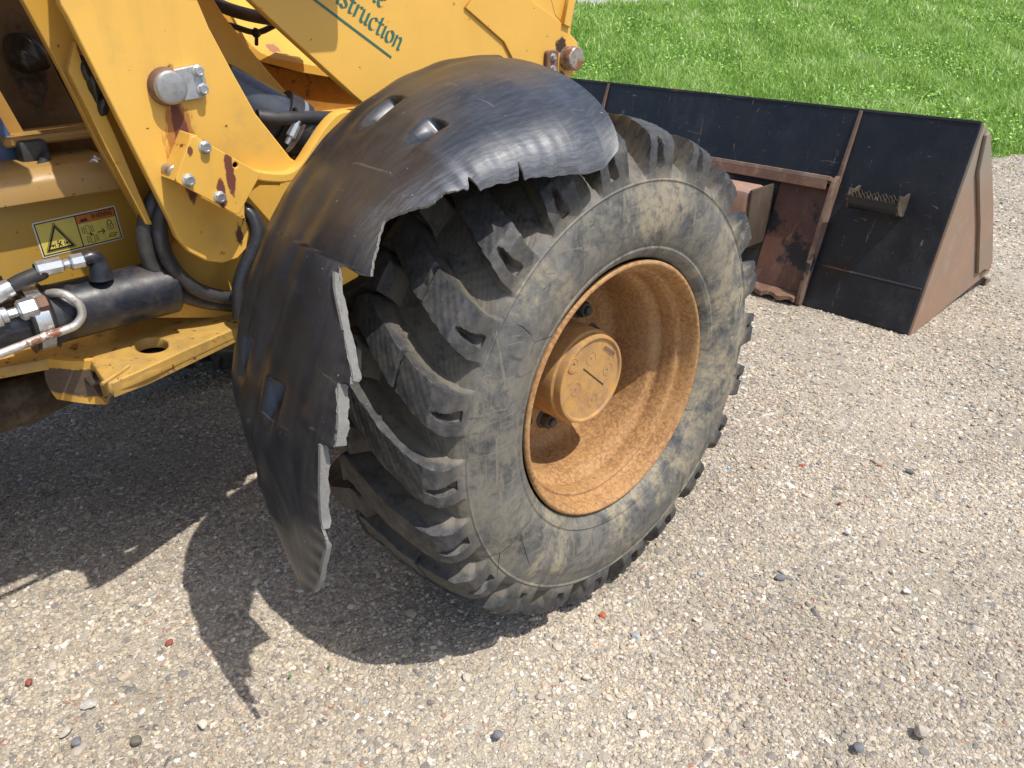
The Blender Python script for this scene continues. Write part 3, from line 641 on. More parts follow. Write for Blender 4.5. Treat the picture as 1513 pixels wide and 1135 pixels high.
        for (dx, da0, da1, wdx, dep) in ((-.262, 117.5, 126, .0145, .022), (-.118, 121, 127.5, .0145, .022), (-.300, 161, 169, .016, .020), (-.165, 163.5, 171, .016, .020)):
            k = np.exp(-np.abs((x-dx)/wdx)**2.4); cc = np.clip((th-da0)/.9, 0, 1)*np.clip((da1+2-th)/8.5, 0, 1); cc = cc*cc*(3-2*cc); r -= dep*k*cc
        r += .0035*np.exp(-((x+.345)/.016)**2)-.003*np.exp(-((x+.315)/.014)**2)+.0022*np.exp(-((x+.20)/.02)**2)*np.clip((a-125)/12, 0, 1)
        r += (.0010*np.sin(a*.21+x*14+1)*np.sin(x*9+a*.05)+.0008*np.sin(a*.47+x*23)+.0006*np.sin(a*.9-x*31+2))*np.clip((a-104)/8, 0, 1)
        r += (-.0045*np.exp(-((x+.225)/.018)**2)+.003*np.exp(-((x+.185)/.018)**2)-.003*np.exp(-((x+.085)/.02)**2))*np.clip((a-128)/26, 0, 1)*np.clip((186-a)/10, 0, 1)
        # pinch and buckle near the tear
        ke = np.exp(-((x1-x)/.035)**2)*np.clip((a-112)/6, 0, 1)
        r += ke*.0016*(np.sin(a*1.1)+.6*np.sin(a*2.9+1))
        tt = np.radians(th); V[i, :, 0] = x; V[i, :, 1] = r*np.cos(tt); V[i, :, 2] = AX+r*np.sin(tt)
        W[i] = np.exp(-((xe[i]-x)/.055)**2)*np.interp(a, [101, 112, 122, 138, 150, 198], [.45, .75, 1, .8, .25, .12]); W[i] = np.maximum(W[i], .30*np.clip((146-a)/25, 0, 1)*np.clip(u*2-.3, 0, 1)); UV[i, :, 0] = np.radians(th)*.6; UV[i, :, 1] = u*.45
    du = np.gradient(V, axis=1); dr = np.gradient(V, axis=0); N = np.cross(du, dr); N /= np.linalg.norm(N, axis=2)[:, :, None]+1e-9
    out_ = V-np.array([TC, 0, AX]); sg = np.sign((N*out_).sum(2)); N *= sg[:, :, None]
    edge_t = .0045+.004*np.clip((u-.93)/.07, 0, 1)[None, :]*np.interp(rows, [101, 118, 140, 198], [.1, .5, .9, 1])[:, None]
    In = V-N*edge_t[:, :, None]
    n_ = nr*nu; i = np.arange(n_).reshape(nr, nu)
    F = [np.stack([i[:-1, :-1], i[:-1, 1:], i[1:, 1:], i[1:, :-1]], -1).reshape(-1, 4), np.stack([i[:-1, :-1], i[1:, :-1], i[1:, 1:], i[:-1, 1:]], -1).reshape(-1, 4)+n_]
    def rim_(a, b): return np.stack([a[:-1], a[1:], b[1:], b[:-1]], -1)
    j = i+n_
    E1 = rim_(i[:, -1], j[:, -1]); E2 = rim_(j[:, 0], i[:, 0]); E3 = rim_(j[0], i[0]); E4 = rim_(i[-1], j[-1])
    F += [E1, E2, E3, E4]; F = np.concatenate(F); VV = np.concatenate([V.reshape(-1, 3), In.reshape(-1, 3)])
    me = npmesh('fender', VV, F)
    for nm, ty, d in (('wear', 'FLOAT', np.concatenate([W.ravel()]*2).astype(np.float32)),):
        a_ = me.attributes.new(nm, ty, 'POINT'); a_.data.foreach_set('value', d)
    a_ = me.attributes.new('uvw', 'FLOAT_VECTOR', 'POINT'); a_.data.foreach_set('vector', np.concatenate([UV.reshape(-1, 3)]*2).astype(np.float32).ravel())
    mi = np.zeros(len(F), np.int32); k0 = 2*(nr-1)*(nu-1); mi[k0:k0+nr-1] = 1
    o = obj('fender', me, [t.m, e.m], LD, 38, 'black plastic fender torn along its outer edge, hanging in a long pointed flap')
    me.polygons.foreach_set('material_index', mi)
    # ragged strips of split plastic standing along the tear
    def strip(a0, a1, dx, wd):
        n = 26; aa = np.linspace(a0, a1, n); A, B = [], []; Ah, Bh = [], []
        for q, a in enumerate(aa):
            x1 = np.interp(a, ET[:, 0], ET[:, 1])+dx; r1 = np.interp(a, ET[:, 0], ET[:, 2]); w2 = wd*(.9+.10*math.sin(q*.7+a0)+.05*math.sin(q*2.3)); s, c2 = math.sin(R_(a)), math.cos(R_(a))
            if q in (0, n-1): w2 *= .6
            A.append((x1, (r1+.001)*c2, AX+(r1+.001)*s)); B.append((x1+.003, (r1-w2)*c2, AX+(r1-w2)*s)); Ah.append((x1-.006, (r1+.001)*c2, AX+(r1+.001)*s)); Bh.append((x1-.004, (r1-w2)*c2, AX+(r1-w2)*s))
        bm = bmesh.new(); L = [[bm.verts.new(p) for p in q] for q in (A, B, Bh, Ah)]
        for k in range(4):
            P, Q = L[k], L[(k+1) % 4]
            for q in range(n-1): bm.faces.new((P[q], P[q+1], Q[q+1], Q[q]))
        bm.faces.new([l[0] for l in L]); bm.faces.new([l[-1] for l in L][::-1])
        s_ = bobj('torn_strip', bm, e.m, None, 30); s_.parent = o
    strip(147, 158.6, .002, .012); strip(159.6, 166.9, .002, .015); strip(167.5, 177.6, .002, .012); strip(179, 187.5, .001, .006)
    return o
FEN = fender()
# yellow fender bracket behind the tear
hull('fender_bracket', ([(-.22, -.490, .850), (-.135, -.482, .838), (-.145, -.505, .790), (-.22, -.505, .80)], [(-.22, -.44, .850), (-.15, -.44, .830), (-.15, -.45, .80), (-.22, -.45, .80)]), M_Y, LD)
box('fender_stay', (-.30, -.585, .455), (-.15, -.540, .470), M_YG, LD, .003)

# ---------------------------------------------------------------- tower plate (near)
XA = -.55
pinc = P3(245, 128, 0, XA)
st = [(pinc[1]+.006, pinc[2]-.095, .050, .125, (.36, .15, .03), .34, .22), (pinc[1]+.012, pinc[2]-.10, .019, .115, (.13, .04, .025), .28, .30), (pinc[1], pinc[2], .056, .056, (.22, .08, .035), .45, 1)]
q = P3(352, 350, 0, XA); st.append((q[1]+.004, q[2], .016, .05, (.09, .04, .02), .55, .5)); q = P3(330, 375, 0, XA); st.append((q[1], q[2], .05, .03, (.16, .075, .02), .9, 1))
M_YA = yellow('yellow_tower_paint', stains=st)
A_px = [(84, -60), (86, -10), (89, 6), (100, 25), (175, 175), (253, 330), (262, 352), (280, 373), (305, 386), (330, 389), (352, 382), (365, 367), (368, 345), (362, 318), (362, 290), (385, 274), (412, 274), (430, 262), (440, 240), (430, 234), (378, 168), (344, 107), (309, 41), (292, 0), (285, -60)]
A_px = [(60, -420), (78, -200)]+A_px[0:1]+A_px[1:]+[(270, -200), (250, -420)]
yzplate('tower_plate', [[tuple(p) for p in YZ(A_px, XA)]], XA, .02, M_YA, LD, bev=.0025)
# curved flange strip that sweeps from the plate up under the fender
def strip_x(name, px, x0, x1, th, mat, n=5, label=None):
    P = curvy(YZ(px, x0), n); P = np.array(P); T = np.gradient(P, axis=0); T /= np.linalg.norm(T, axis=1)[:, None]; Nn = np.stack([-T[:, 1], T[:, 0]], 1)*th/2
    up, lo = P+Nn, P-Nn; ol = [tuple(p) for p in up]+[tuple(p) for p in lo[::-1]]
    return yzplate(name, [ol], x0, x0-x1, mat, LD, bev=.003, sm=30, label=label)
strip_x('curved_flange', [(368, 256), (395, 262), (428, 262), (448, 248), (468, 218), (486, 191), (503, 174), (522, 171), (545, 180)], -.528, -.556, .017, M_Y, label='curved yellow flange under the fender')
yzplate('lower_tower_plate', [YZ([(330, 240), (430, 250), (470, 215), (520, 190), (560, 260), (480, 330), (430, 470), (230, 470), (215, 430), (300, 300)], -.64)], -.64, .02, yellow('yellow_shaded_plate', dirt=.5), LD)
A2 = yzplate('inner_tower_plate', [YZ([(255, -160), (308, -14), (330, 22), (364, 65), (400, 110), (430, 144), (470, 180), (470, 290), (330, 260), (250, 100), (180, -60)], -.74)], -.74, .02, M_Y, LD)
# pin, keeper, bolts on the tower plate
nA = (1, 0, 0)
pin = lathe('pivot_pin', [(0, .0262), (.016, .0262), (.0225, .0255), (.0255, .0230), (.0262, .020), (.0262, 0)], (XA, pinc[1], pinc[2]), nA, metal('rust_ringed_pin', (.48, .48, .47), .42, .12), LD, 44, 32, 'worn steel pin head ringed with rust')
kp = YZ([(252, 104), (291, 96), (301, 103), (308, 136), (302, 145), (258, 152)], XA+.01); hull('keeper_plate', ([(XA+.010, *k) for k in kp], [(XA+.0004, *k) for k in kp]), metal('keeper_steel', (.50, .52, .53), .45, .25, .75), LD, .0015)
lathe('rust_collar', [(0, .0300), (.006, .0295), (.012, .0280), (.016, .0266), (.016, .0250)], (XA, pinc[1], pinc[2]), nA, M_RU, LD, 44)
for u, v in ((293, 105), (300, 132)):
    b = P3(u, v, 0, XA+.012); bolt((XA+.010, b[1], b[2]), nA, .0074, .010, M_ZN, LD)
hole_dk = rubber('hole_shade_black', (.012, .010, .009), .1, .5)
def bracket():
    M_BR = yellow('yellow_bracket_paint', stains=[(P3(343, 262, 0, XA+.06)[1], P3(343, 262, 0, XA+.06)[2], .011, .05, (.14, .04, .025), .18, .8), (P3(330, 290, 0, XA+.06)[1], P3(330, 290, 0, XA+.06)[2], .011, .035, (.14, .04, .025), .18, .8), (P3(283, 225, 0, XA+.06)[1], P3(283, 225, 0, XA+.06)[2], .010, .02, (.16, .05, .02), .5, 1)])
    x = XA+.055
    ol = rounded(YZ([(284, 199), (386, 257), (352, 319), (258, 268)], x), .008)
    h = P3(348, 244, 0, x)
    yzplate('bracket_plate', [ol, circle((h[1], h[2]), .0048, 16, -1)], x, .006, M_BR, LD, bev=.0012, label='peeling yellow bracket plate with a rust stripe')
    lathe('hole_shade_cup', [(-.0005, .0058), (-.016, .0058), (-.016, 0)], (x-.006, h[1], h[2]), nA, hole_dk, LD, 16)  # black cup added behind the hole, standing in for its shade
    for u, v in ((304, 218), (280, 267), (326, 292)):
        b = P3(u, v, 0, x+.004); bolt((x, b[1], b[2]), nA, .0080, .010, M_ZN, LD)
        lathe('spacer', [(0, .011), (.034, .011)], (x-.040, b[1], b[2]), nA, M_YD, LD, 16)
    a = P3(284, 199, 0, x); b = P3(258, 268, 0, x)
    hull('bracket_edge', ([(x-.006, a[1], a[2]), (x-.006, a[1]+.012, a[2]-.004), (x-.006, b[1]+.014, b[2]-.002), (x-.006, b[1], b[2])], [(XA+.0005, a[1]+.002, a[2]), (XA+.0005, a[1]+.005, a[2]), (XA+.0005, b[1]+.004, b[2]), (XA+.0005, b[1], b[2])]), M_BR, LD, .0008)
    c_ = P3(255, 253, 0, XA+.02); lathe('spacer_block', [(0, .011), (.030, .011), (.032, .009), (.032, 0)], (XA, c_[1], c_[2]), nA, M_PIN, LD, 20)
bracket()

# ---------------------------------------------------------------- rear tower web, interior plates
XC = -.66
M_YW = yellow('yellow_web_shaded', (.56, .32, .05), .6, .64)  # base darkened, the shade on the web is put into the colour
yzplate('tower_web', [YZ([(10, -50), (33, 0), (93, 110), (148, 220), (213, 332), (262, 420), (300, 400), (262, 340), (180, 180), (120, 60), (100, -60)], XC)], XC, .02, M_YW, LD)
hull('web_rib', ([tuple(P3(u, v, 0, -.59)) for u, v in ((112, 60), (100, 105), (158, 220), (215, 332), (226, 332), (172, 205), (122, 100))], [tuple(P3(u, v, 0, -.655)) for u, v in ((106, 60), (94, 105), (152, 220), (209, 332), (220, 332), (166, 205), (116, 100))]), M_YW, LD, .002)
gre = rubber('black_glossy', (.012, .010, .009), .1, .35)
def lump(name, c, s, mat, seed, parent=LD, amp=.25):
    bm = bmesh.new(); bmesh.ops.create_icosphere(bm, subdivisions=3, radius=1); r_ = np.random.default_rng(seed); k = r_.normal(0, 2.2, (5, 3)); ph = r_.uniform(0, 6, 5)
    for v in bm.verts:
        d = 1+amp*sum(math.sin(float(np.dot(k[i], v.co))+ph[i]) for i in range(5))/2.2; v.co = Vector((c[0]+v.co.x*s[0]*d, c[1]+v.co.y*s[1]*d, c[2]+v.co.z*s[2]*d))
    return bobj(name, bm, mat, parent, 60)
for i, (u, v, a, b) in enumerate(((129, 108, .010, .022), (137, 130, .011, .028), (147, 152, .009, .020))):
    c_ = P3(u, v, 0, -.60); lump('black_clump', c_, (.02, a, b), gre, i+3)  # rough black lumps along the rib
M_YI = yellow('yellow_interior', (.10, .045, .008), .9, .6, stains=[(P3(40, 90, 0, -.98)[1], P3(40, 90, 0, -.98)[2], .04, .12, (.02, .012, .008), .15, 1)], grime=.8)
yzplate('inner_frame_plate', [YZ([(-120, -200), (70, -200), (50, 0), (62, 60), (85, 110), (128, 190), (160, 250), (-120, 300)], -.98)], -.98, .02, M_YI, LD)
dk = rubber('dark_cavity_tone', (.012, .010, .008), .15, .6)
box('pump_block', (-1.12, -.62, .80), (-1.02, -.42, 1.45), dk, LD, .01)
lump('oily_coupling', P3(38, 82, 0, -.93), (.05, .03, .035), gre, 31)
yzplate('cross_plate', [YZ([(-60, 40), (0, 133), (43, 208), (52, 232), (-60, 240)], -.86)], -.86, .012, yellow('yellow_edge_plate', (.42, .23, .05), .6), LD, bev=.003)
yzplate('blue_panel', [YZ([(-80, 60), (0, 172), (31, 226), (20, 250), (-80, 270)], -.835)], -.835, .006, (lambda t: t.out(t.mix(t.noise(8, 4), (.045, .085, .20), (.07, .12, .25)), .3))(NT('blue_paint')), LD, label='blue painted panel at the edge of the frame')
# ledge beam
def yprism(name, xz, y0, y1, mat, bev=.003, label=None): return hull(name, ([(x, y0, z) for x, z in xz], [(x, y1, z) for x, z in xz]), mat, LD, bev, label)
M_YL = yellow('yellow_ledge_shaded', (.36, .22, .065), .9, .62)  # dirty yellow, base also darkened to stand in for missing shade
yprism('ledge_beam', [(-.70, .857), (-.70, .893), (-.722, .912), (-.86, .912), (-.86, .857)], -1.6, -.575, M_YL, .004)
yprism('ledge_upper_rail', [(-.80, .935), (-.80, .950), (-.90, .950), (-.90, .935)], -.72, -.50, M_YL, .004)
# harness and connector
cq = P3(47, 222, 0, -.80); box('connector', (-.83, cq[1]-.022, cq[2]-.022), (-.78, cq[1]+.022, cq[2]+.018), rubber('connector_black', (.03, .03, .035), .35), LD, .006)
tube('wiring_hose', [P3(-60, 268, 0, -.74), P3(0, 264, 0, -.74), P3(30, 262, 0, -.74), P3(55, 252, 0, -.75), P3(66, 238, 0, -.77), P3(62, 222, 0, -.80), P3(45, 212, 0, -.82)], .009, M_RB, LD)
lump('fitting_nut', P3(141, 236, 0, -.69), (.009, .008, .006), M_STL, 8)
# side panel with the decal
XF = -.745
yzplate('side_panel', [[(-1.7, .58), (-.36, .58), (-.40, .70), (-.50, .86), (-1.7, .86)]], XF, .015, yellow('yellow_side_panel', (.40, .235, .035), .6, .655), LD)
yzplate('opening_shade_sheet', [YZ([(-40, 400), (2, 408), (16, 440), (8, 470), (-40, 470)], XF+.002)], XF+.003, .002, dk, LD, bev=.0005)  # dark sheet laid on the panel, standing in for a shaded opening
def decal():
    bw = [P3(u, v, 0, XF+.002) for u, v in ((45, 331), (168, 304), (186, 354), (64, 382))]
    A, B, D_ = bw[0][1:], bw[1][1:], bw[3][1:]
    ex = (B-A); Wd = np.linalg.norm(ex); ex /= Wd; ey = A-D_; ey -= ex*(ey@ex); Hd = np.linalg.norm(ey); ey /= Hd
    O = D_
    def flat(nm, col, rough=.45): t = NT(nm); return t.out(t.mix(t.math('MULTIPLY', t.ramp(t.noise(60, 6), .5, .75), .3), col, (.3, .24, .13)), rough)
    base = empty('d', (0, 0, 0), None, None); bpy.data.objects.remove(base)
    MD = Matrix(((0, 0, 1, XF), (ex[0], ey[0], 0, O[0]), (ex[1], ey[1], 0, O[1]), (0, 0, 0, 1)))
    white, yel, blk, org = flat('decal_white', (.62, .60, .55)), flat('decal_yellow', (.62, .50, .10)), flat('decal_black', (.015, .013, .01)), flat('decal_orange', (.50, .14, .02))
    lay = [0.0]
    root = plate('warning_decal', [rounded([(0, 0), (Wd, 0), (Wd, Hd), (0, Hd)], .003)], MD @ Matrix.Translation((0, 0, .0010)), .0008, white, LD, bev=.0001, label='yellow and orange WARNING decal with black pictograms')
    def L(nm, outl, z, mat):
        o = plate(nm, outl, MD @ Matrix.Translation((0, 0, .0010+z)), .0002, mat, None, bev=.00002); o.parent = root; return o
    m_ = .0022
    L('decal_border', [[(m_, m_), (Wd-m_, m_), (Wd-m_, Hd-m_), (m_, Hd-m_)]], .0003, blk)
    xs = Wd*.495; b = .0042
    L('decal_field', [[(b, b), (xs-.001, b), (xs-.001, Hd-b), (b, Hd-b)]], .0006, yel)
    yh = Hd*.70
    L('decal_field', [[(xs+.001, b), (Wd-b, b), (Wd-b, yh), (xs+.001, yh)]], .0006, yel)
    L('decal_header', [[(xs+.001, yh+.0005), (Wd-b, yh+.0005), (Wd-b, Hd-b), (xs+.001, Hd-b)]], .0006, org)
    def line(pts, wd, z=.0009, closed=False, nm='decal_mark', mat=blk):
        pts = [np.array(p, float) for p in pts]; n = len(pts)
        if closed:
            c = sum(pts)/n; out_ = pts; inn = [];
            for i in range(n):
                a, p, q_ = pts[i-1], pts[i], pts[(i+1) % n]; u1 = (p-a)/np.linalg.norm(p-a); u2 = (q_-p)/np.linalg.norm(q_-p); n1 = np.array([-u1[1], u1[0]]); n2 = np.array([-u2[1], u2[0]]); bs = n1+n2; bs /= np.linalg.norm(bs); inn.append(p+bs*wd/max(.35, bs@n1))
            return L(nm, [[tuple(p) for p in out_], [tuple(p) for p in inn[::-1]]], z, mat)
        for a, c in zip(pts, pts[1:]):
            d = (c-a)/np.linalg.norm(c-a); nn = np.array([-d[1], d[0]])*wd/2; L(nm, [[tuple(a+nn), tuple(a-nn), tuple(c-nn), tuple(c+nn)]], z, mat); z += .00003
    X = lambda u: u*Wd
    Y = lambda v: v*Hd
    tri = lambda k: [(X(.235)+(x-.235)*Wd*k, Y(.36)+(y-.36)*Hd*k) for x, y in ((.07, .14), (.40, .14), (.235, .86))]
    line(rounded(tri(1.12), .004, 4), .0009, closed=True); line(rounded(tri(1.0), .0, 4), .0034, closed=True)
    for s in (-1, 1):
        cx = X(.235)+s*X(.075); line([(cx+s*X(.045), Y(.28)), (cx, Y(.28))], .0016); L('decal_arrow', [[(cx-s*X(.012), Y(.28)), (cx+s*X(.014), Y(.325)), (cx+s*X(.014), Y(.235))][::s]], .0010, blk); line([(cx-s*X(.018), Y(.22)), (cx-s*X(.018), Y(.34))], .0012)
    cx = X(.235); line([(cx-X(.02), Y(.21)), (cx+X(.002), Y(.30)), (cx+X(.022), Y(.36))], .0022); line([(cx-X(.03), Y(.32)), (cx, Y(.30)), (cx+X(.022), Y(.22))], .0020)
    L('decal_dot', [circle((cx-X(.014), Y(.375)), .0016, 10)], .0010, blk)
    # tractor halves seen from above, arrow, lock, book
    for (ax_, ay_, dx) in ((.60, .50, 0), (.63, .22, .01)):
        for (w0, h0, ox) in ((.028, .18, -.055), (.050, .24, 0), (.028, .18, .055)):
            x0, x1, y0, y1 = X(ax_+ox-w0/2), X(ax_+ox+w0/2), Y(ay_-h0/2), Y(ay_+h0/2); line(rounded([(x0, y0), (x1, y0), (x1, y1), (x0, y1)], .0012, 2), .0009, closed=True)
    line([(X(.615), Y(.40)), (X(.635), Y(.32))], .003)
    line([(X(.70), Y(.36)), (X(.79), Y(.36))], .0018); line([(X(.765), Y(.44)), (X(.795), Y(.36)), (X(.765), Y(.28))], .0018)
    line(rounded([(X(.835), Y(.36)), (X(.915), Y(.36)), (X(.915), Y(.52)), (X(.835), Y(.52))], .004, 4), .0011, closed=True); line([(X(.875), Y(.41)), (X(.875), Y(.47))], .0018)
    line(curvy([(X(.85), Y(.52)), (X(.853), Y(.60)), (X(.875), Y(.64)), (X(.897), Y(.60)), (X(.90), Y(.52))], 3), .0014)
    line([(X(.82), Y(.15)), (X(.90), Y(.13)), (X(.94), Y(.24)), (X(.86), Y(.27))], .0009, closed=True); line([(X(.845), Y(.19)), (X(.915), Y(.19))], .0012)
    L('decal_symbol', [[(xs+.005, yh+.003), (xs+.010, yh+.009), (xs+.013, yh+.006), (xs+.016, yh+.010), (xs+.020, yh+.003)]], .0009, blk)
    cu = bpy.data.curves.new('txt', 'FONT'); cu.body = 'WARNING'; cu.size = (Hd-yh-b)*.92; cu.extrude = .0001; cu.space_character = 1.05; cu.offset = .0003
    t = bpy.data.objects.new('t', cu); C.objects.link(t); bpy.context.view_layer.update(); me = bpy.data.meshes.new_from_object(t.evaluated_get(bpy.context.evaluated_depsgraph_get())); bpy.data.objects.remove(t)
    wdt = max(v.co.x for v in me.vertices); tx0 = xs+.026; k = (Wd-b-.004-tx0)/wdt
    me.transform(MD @ Matrix.Translation((tx0, yh+.0045, .0019)) @ Matrix.Diagonal((k, 1, 1, 1))); o = obj('warning_lettering', me, blk, None); o.parent = root
decal()

# ---------------------------------------------------------------- bottom ledge with the oval hole, bent guard
def P2(u, v, z): return tuple(P3(u, v, 2, z)[:2])
ZL = .60
hole = [P2(u, v, ZL) for u, v in curvy([(198, 512), (206, 503), (222, 499), (240, 500), (248, 507), (244, 516), (228, 521), (208, 520)], 3, True)]
led = [(-.71, -1.6), (-.700, -.90), (-.672, -.800), P2(70, 530, ZL), P2(135, 533, ZL), P2(152, 560, ZL), P2(160, 566, ZL), P2(180, 559, ZL), P2(215, 545, ZL), P2(280, 515, ZL), P2(357, 480, ZL), (-.58, -.38), (-.744, -.30), (-.744, -1.6)]
M_YB = yellow('yellow_bottom_ledge', (.54, .33, .085), 1., .60, grime=.35)
plate('bottom_ledge', [led, hole[::-1] if True else hole], Matrix.Translation((0, 0, ZL)), .022, M_YB, LD, bev=.003)
def guard():
    tp = [P3(70, 530, 2, .600), P3(92, 533, 2, .600), P3(115, 534, 2, .600), P3(135, 533, 2, .600)]
    bt = [P3(84, 590, 2, .520), P3(108, 594, 2, .520), P3(132, 597, 2, .520), P3(157, 598, 2, .520)]
    mid = [(a*.5+b*.5)+np.array([-.012, -.008, 0]) for a, b in zip(tp, bt)]
    bm = bmesh.new(); rows = []
    for k in range(9):
        t = k/8; rows.append([((1-t)**2)*a+2*t*(1-t)*(2*m_-.5*(a+b))+t*t*b for a, m_, b in zip(tp, mid, bt)])
    n_ = np.array([.45, -.75, -.1])*.012; g = [[bm.verts.new(p) for p in r] for r in rows]; h = [[bm.verts.new(p-n_) for p in r] for r in rows]
    for k in range(8):
        for j in range(3): bm.faces.new((g[k][j], g[k][j+1], g[k+1][j+1], g[k+1][j])); bm.faces.new((h[k][j], h[k+1][j], h[k+1][j+1], h[k][j+1]))
    for k in range(8): bm.faces.new((g[k][0], g[k+1][0], h[k+1][0], h[k][0])); bm.faces.new((g[k][3], h[k][3], h[k+1][3], g[k+1][3]))
    for j in range(3): bm.faces.new((g[0][j], h[0][j], h[0][j+1], g[0][j+1])); bm.faces.new((g[8][j], g[8][j+1], h[8][j+1], h[8][j]))
    t = NT('worn_guard_paint'); sp = t.n('ShaderNodeSeparateXYZ'); t.set(sp.inputs[0], t.co); zz = t.math('ADD', sp.outputs[2], t.math('MULTIPLY', t.math('SUBTRACT', t.noise(40, 7, rough=.75), .5), .022))
    wm = t.math('MULTIPLY', t.ramp(zz, .585, .583), t.ramp(zz, .531, .537)); c = t.mix(t.ramp(t.noise(9, 6), .35, .65), YEL, (.52, .28, .05)); c = t.mix(wm, c, t.mix(t.noise(60, 6, t.map((1, 1, 4))), (.05, .03, .02), (.17, .12, .08)))
    t.out(c, .55, nrm=t.bump(t.noise(90, 6), .3, .001))
    bobj('bent_guard', bm, t.m, LD, 35, 'bent yellow guard plate with paint worn down to brown metal')
guard()
hull('guard_gusset', ([P3(u, v, 2, z) for u, v, z in ((157, 598, .52), (166, 583, .53), (172, 566, .575), (136, 534, .598))], [P3(u, v, 2, z)+np.array([-.012, .004, 0]) for u, v, z in ((157, 598, .52), (166, 583, .53), (172, 566, .575), (136, 534, .598))]), M_YB, LD, .0015)
tube('weld_bead', [P3(150, 568, 2, .602), P3(168, 556, 2, .603), P3(190, 541, 2, .602)], .0035, M_YB, LD, 10)
# lip under the outer edge of the ledge
el = [P3(u, v, 2, .5995) for u, v in ((165, 566), (215, 546), (280, 516), (357, 481))]
hull('ledge_lip', ([tuple(p) for p in el]+[tuple(p-np.array([.004, 0, .030])) for p in el[::-1]], [tuple(p-np.array([.012, 0, 0])) for p in el]+[tuple(p-np.array([.016, 0, .030])) for p in el[::-1]]), M_YB, LD, .002)
hull('frame_underside', ([(-.765, -2.2, .60), (-.765, -.3, .60), (-1.75, -.3, .60), (-1.75, -2.2, .60)], [(-.765, -2.2, .57), (-.765, -.3, .57), (-1.75, -.3, .57), (-1.75, -2.2, .57)]), M_YG, LD, .004)
box('hole_light_stop', (-.735, -.74, .560), (-.585, -.50, .568), M_DK, LD, .002)  # dark plate added to stop sunlight passing through the oval hole
tube('drive_shaft', [(-.98, -2.2, .42), (-.98, -.45, .42)], .055, M_DK, LD, 20, 0); box('hitch_block', (-1.20, -.55, .40), (-1.0, -.30, .60), M_DK, LD, .02)
box('recess_shade_blocker', (-1.05, -1.35, 1.26), (-.50, -.675, 1.70), M_Y, LD, .01); box('arm_shade_blocker', (-.585, -.46, 1.25), (-.50, -.145, 1.55), M_Y, LD, .01)  # unseen boxes added to throw shade on the ledge recess and the arm
tube('belly_beam', [(-.80, -2.0, .47), (-.80, -.80, .475), (-.82, -.74, .48)], .045, rubber('brown_belly_steel', (.045, .028, .014), .5, .8), LD, 16, 0)

# ---------------------------------------------------------------- steering cylinder
CX, CZ = -.625, .690
cy = lambda y: (CX, y, CZ)
lathe('steering_cylinder', [(0, 0), (0, .046), (.004, .050), (.15, .050), (.235, .050), (.235, .046), (.235, 0)], (CX, -.552, CZ), (0, -1, 0), M_BP, LD, 48, 40, 'black hydraulic steering cylinder')
lathe('cylinder_barrel', [(0, 0), (0, .040), (1.0, .040), (1.0, 0)], (CX, -.745, CZ), (0, -1, 0), M_BP, LD, 40)
lathe('cylinder_collar', [(0, .041), (0, .0505), (.012, .0505), (.012, .041)], (CX, -.752, CZ), (0, -1, 0), rubber('collar_black', (.03, .03, .035), .2), LD, 48, 30)
cb_ = P3(75, 455, 0, -.585)
lathe('band_clamp', [(-.011, .052), (-.011, .054), (.011, .054), (.011, .052)], (CX, -.782, CZ), (0, 1, 0), M_STL, LD, 56, 30, 'bright steel band clamp')
lathe('rubber_cushion', [(-.018, .041), (-.018, .056), (-.014, .0518), (.014, .0518), (.018, .056), (.018, .041)], (CX, -.782, CZ), (0, 1, 0), rubber('cushion_black', (.02, .02, .022), .15), LD, 48, 30)
XE = -.60
tube('elbow_fitting', [P3(150, 412, 0, XE), P3(147, 398, 0, XE), P3(144, 386, 0, XE), P3(136, 380, 0, XE), P3(124, 384, 0, XE)], [.020, .017, .0135, .013, .012], M_BP, LD, 18)
e0, e1 = P3(124, 384, 0, XE), P3(100, 389, 0, XE); dirv = e1-e0; dirv /= np.linalg.norm(dirv)
lathe('hose_nut', [(0, .0115), (.002, .013), (.020, .013), (.022, .0115), (.024, .008), (.032, .007), (.033, .010), (.036, .0135), (.072, .0140), (.075, .011)], e0, dirv, M_ZN, LD, 8, 20)
tube('hydraulic_hose', [e0+dirv*.072, P3(62, 402, 0, XE), P3(30, 416, 0, XE-.005), P3(10, 428, 0, XE-.01)], .0125, M_RB, LD)
f0, f1 = P3(16, 424, 0, XE), P3(-30, 447, 0, XE); tube('hose_ferrule', [f0, f0*.5+f1*.5, f1], [.0145, .016, .016], M_STL, LD, 16, 0)
g0, g1 = P3(70, 447, 0, XE+.015), P3(-20, 474, 0, XE+.01); dv = (g1-g0)/np.linalg.norm(g1-g0)
lathe('rusty_nut', [(0, .0125), (.002, .014), (.013, .014), (.015, .0125)], g0, dv, M_RU, LD, 6, 20)
lathe('union_nut', [(.015, .014), (.018, .0175), (.040, .0175), (.044, .013), (.046, .008), (.058, .008)], g0, dv, M_ZN, LD, 6, 20)
lathe('hose_end', [(.058, .009), (.060, .013), (.068, .013), (.070, .0165), (.14, .0165), (.15, .013)], g0, dv, M_STL, LD, 20, 30)
tube('return_pipe', [P3(72, 434, 0, -.60), P3(85, 433, 0, -.58), P3(102, 438, 0, -.565), P3(117, 450, 0, -.56), P3(121, 466, 0, -.56), P3(112, 480, 0, -.56), P3(95, 488, 0, -.56), P3(60, 500, 0, -.56), P3(0, 523, 0, -.56), P3(-60, 546, 0, -.56)], .0070, M_RP, LD, 16, 8, 'bent steel pipe streaked with rust')

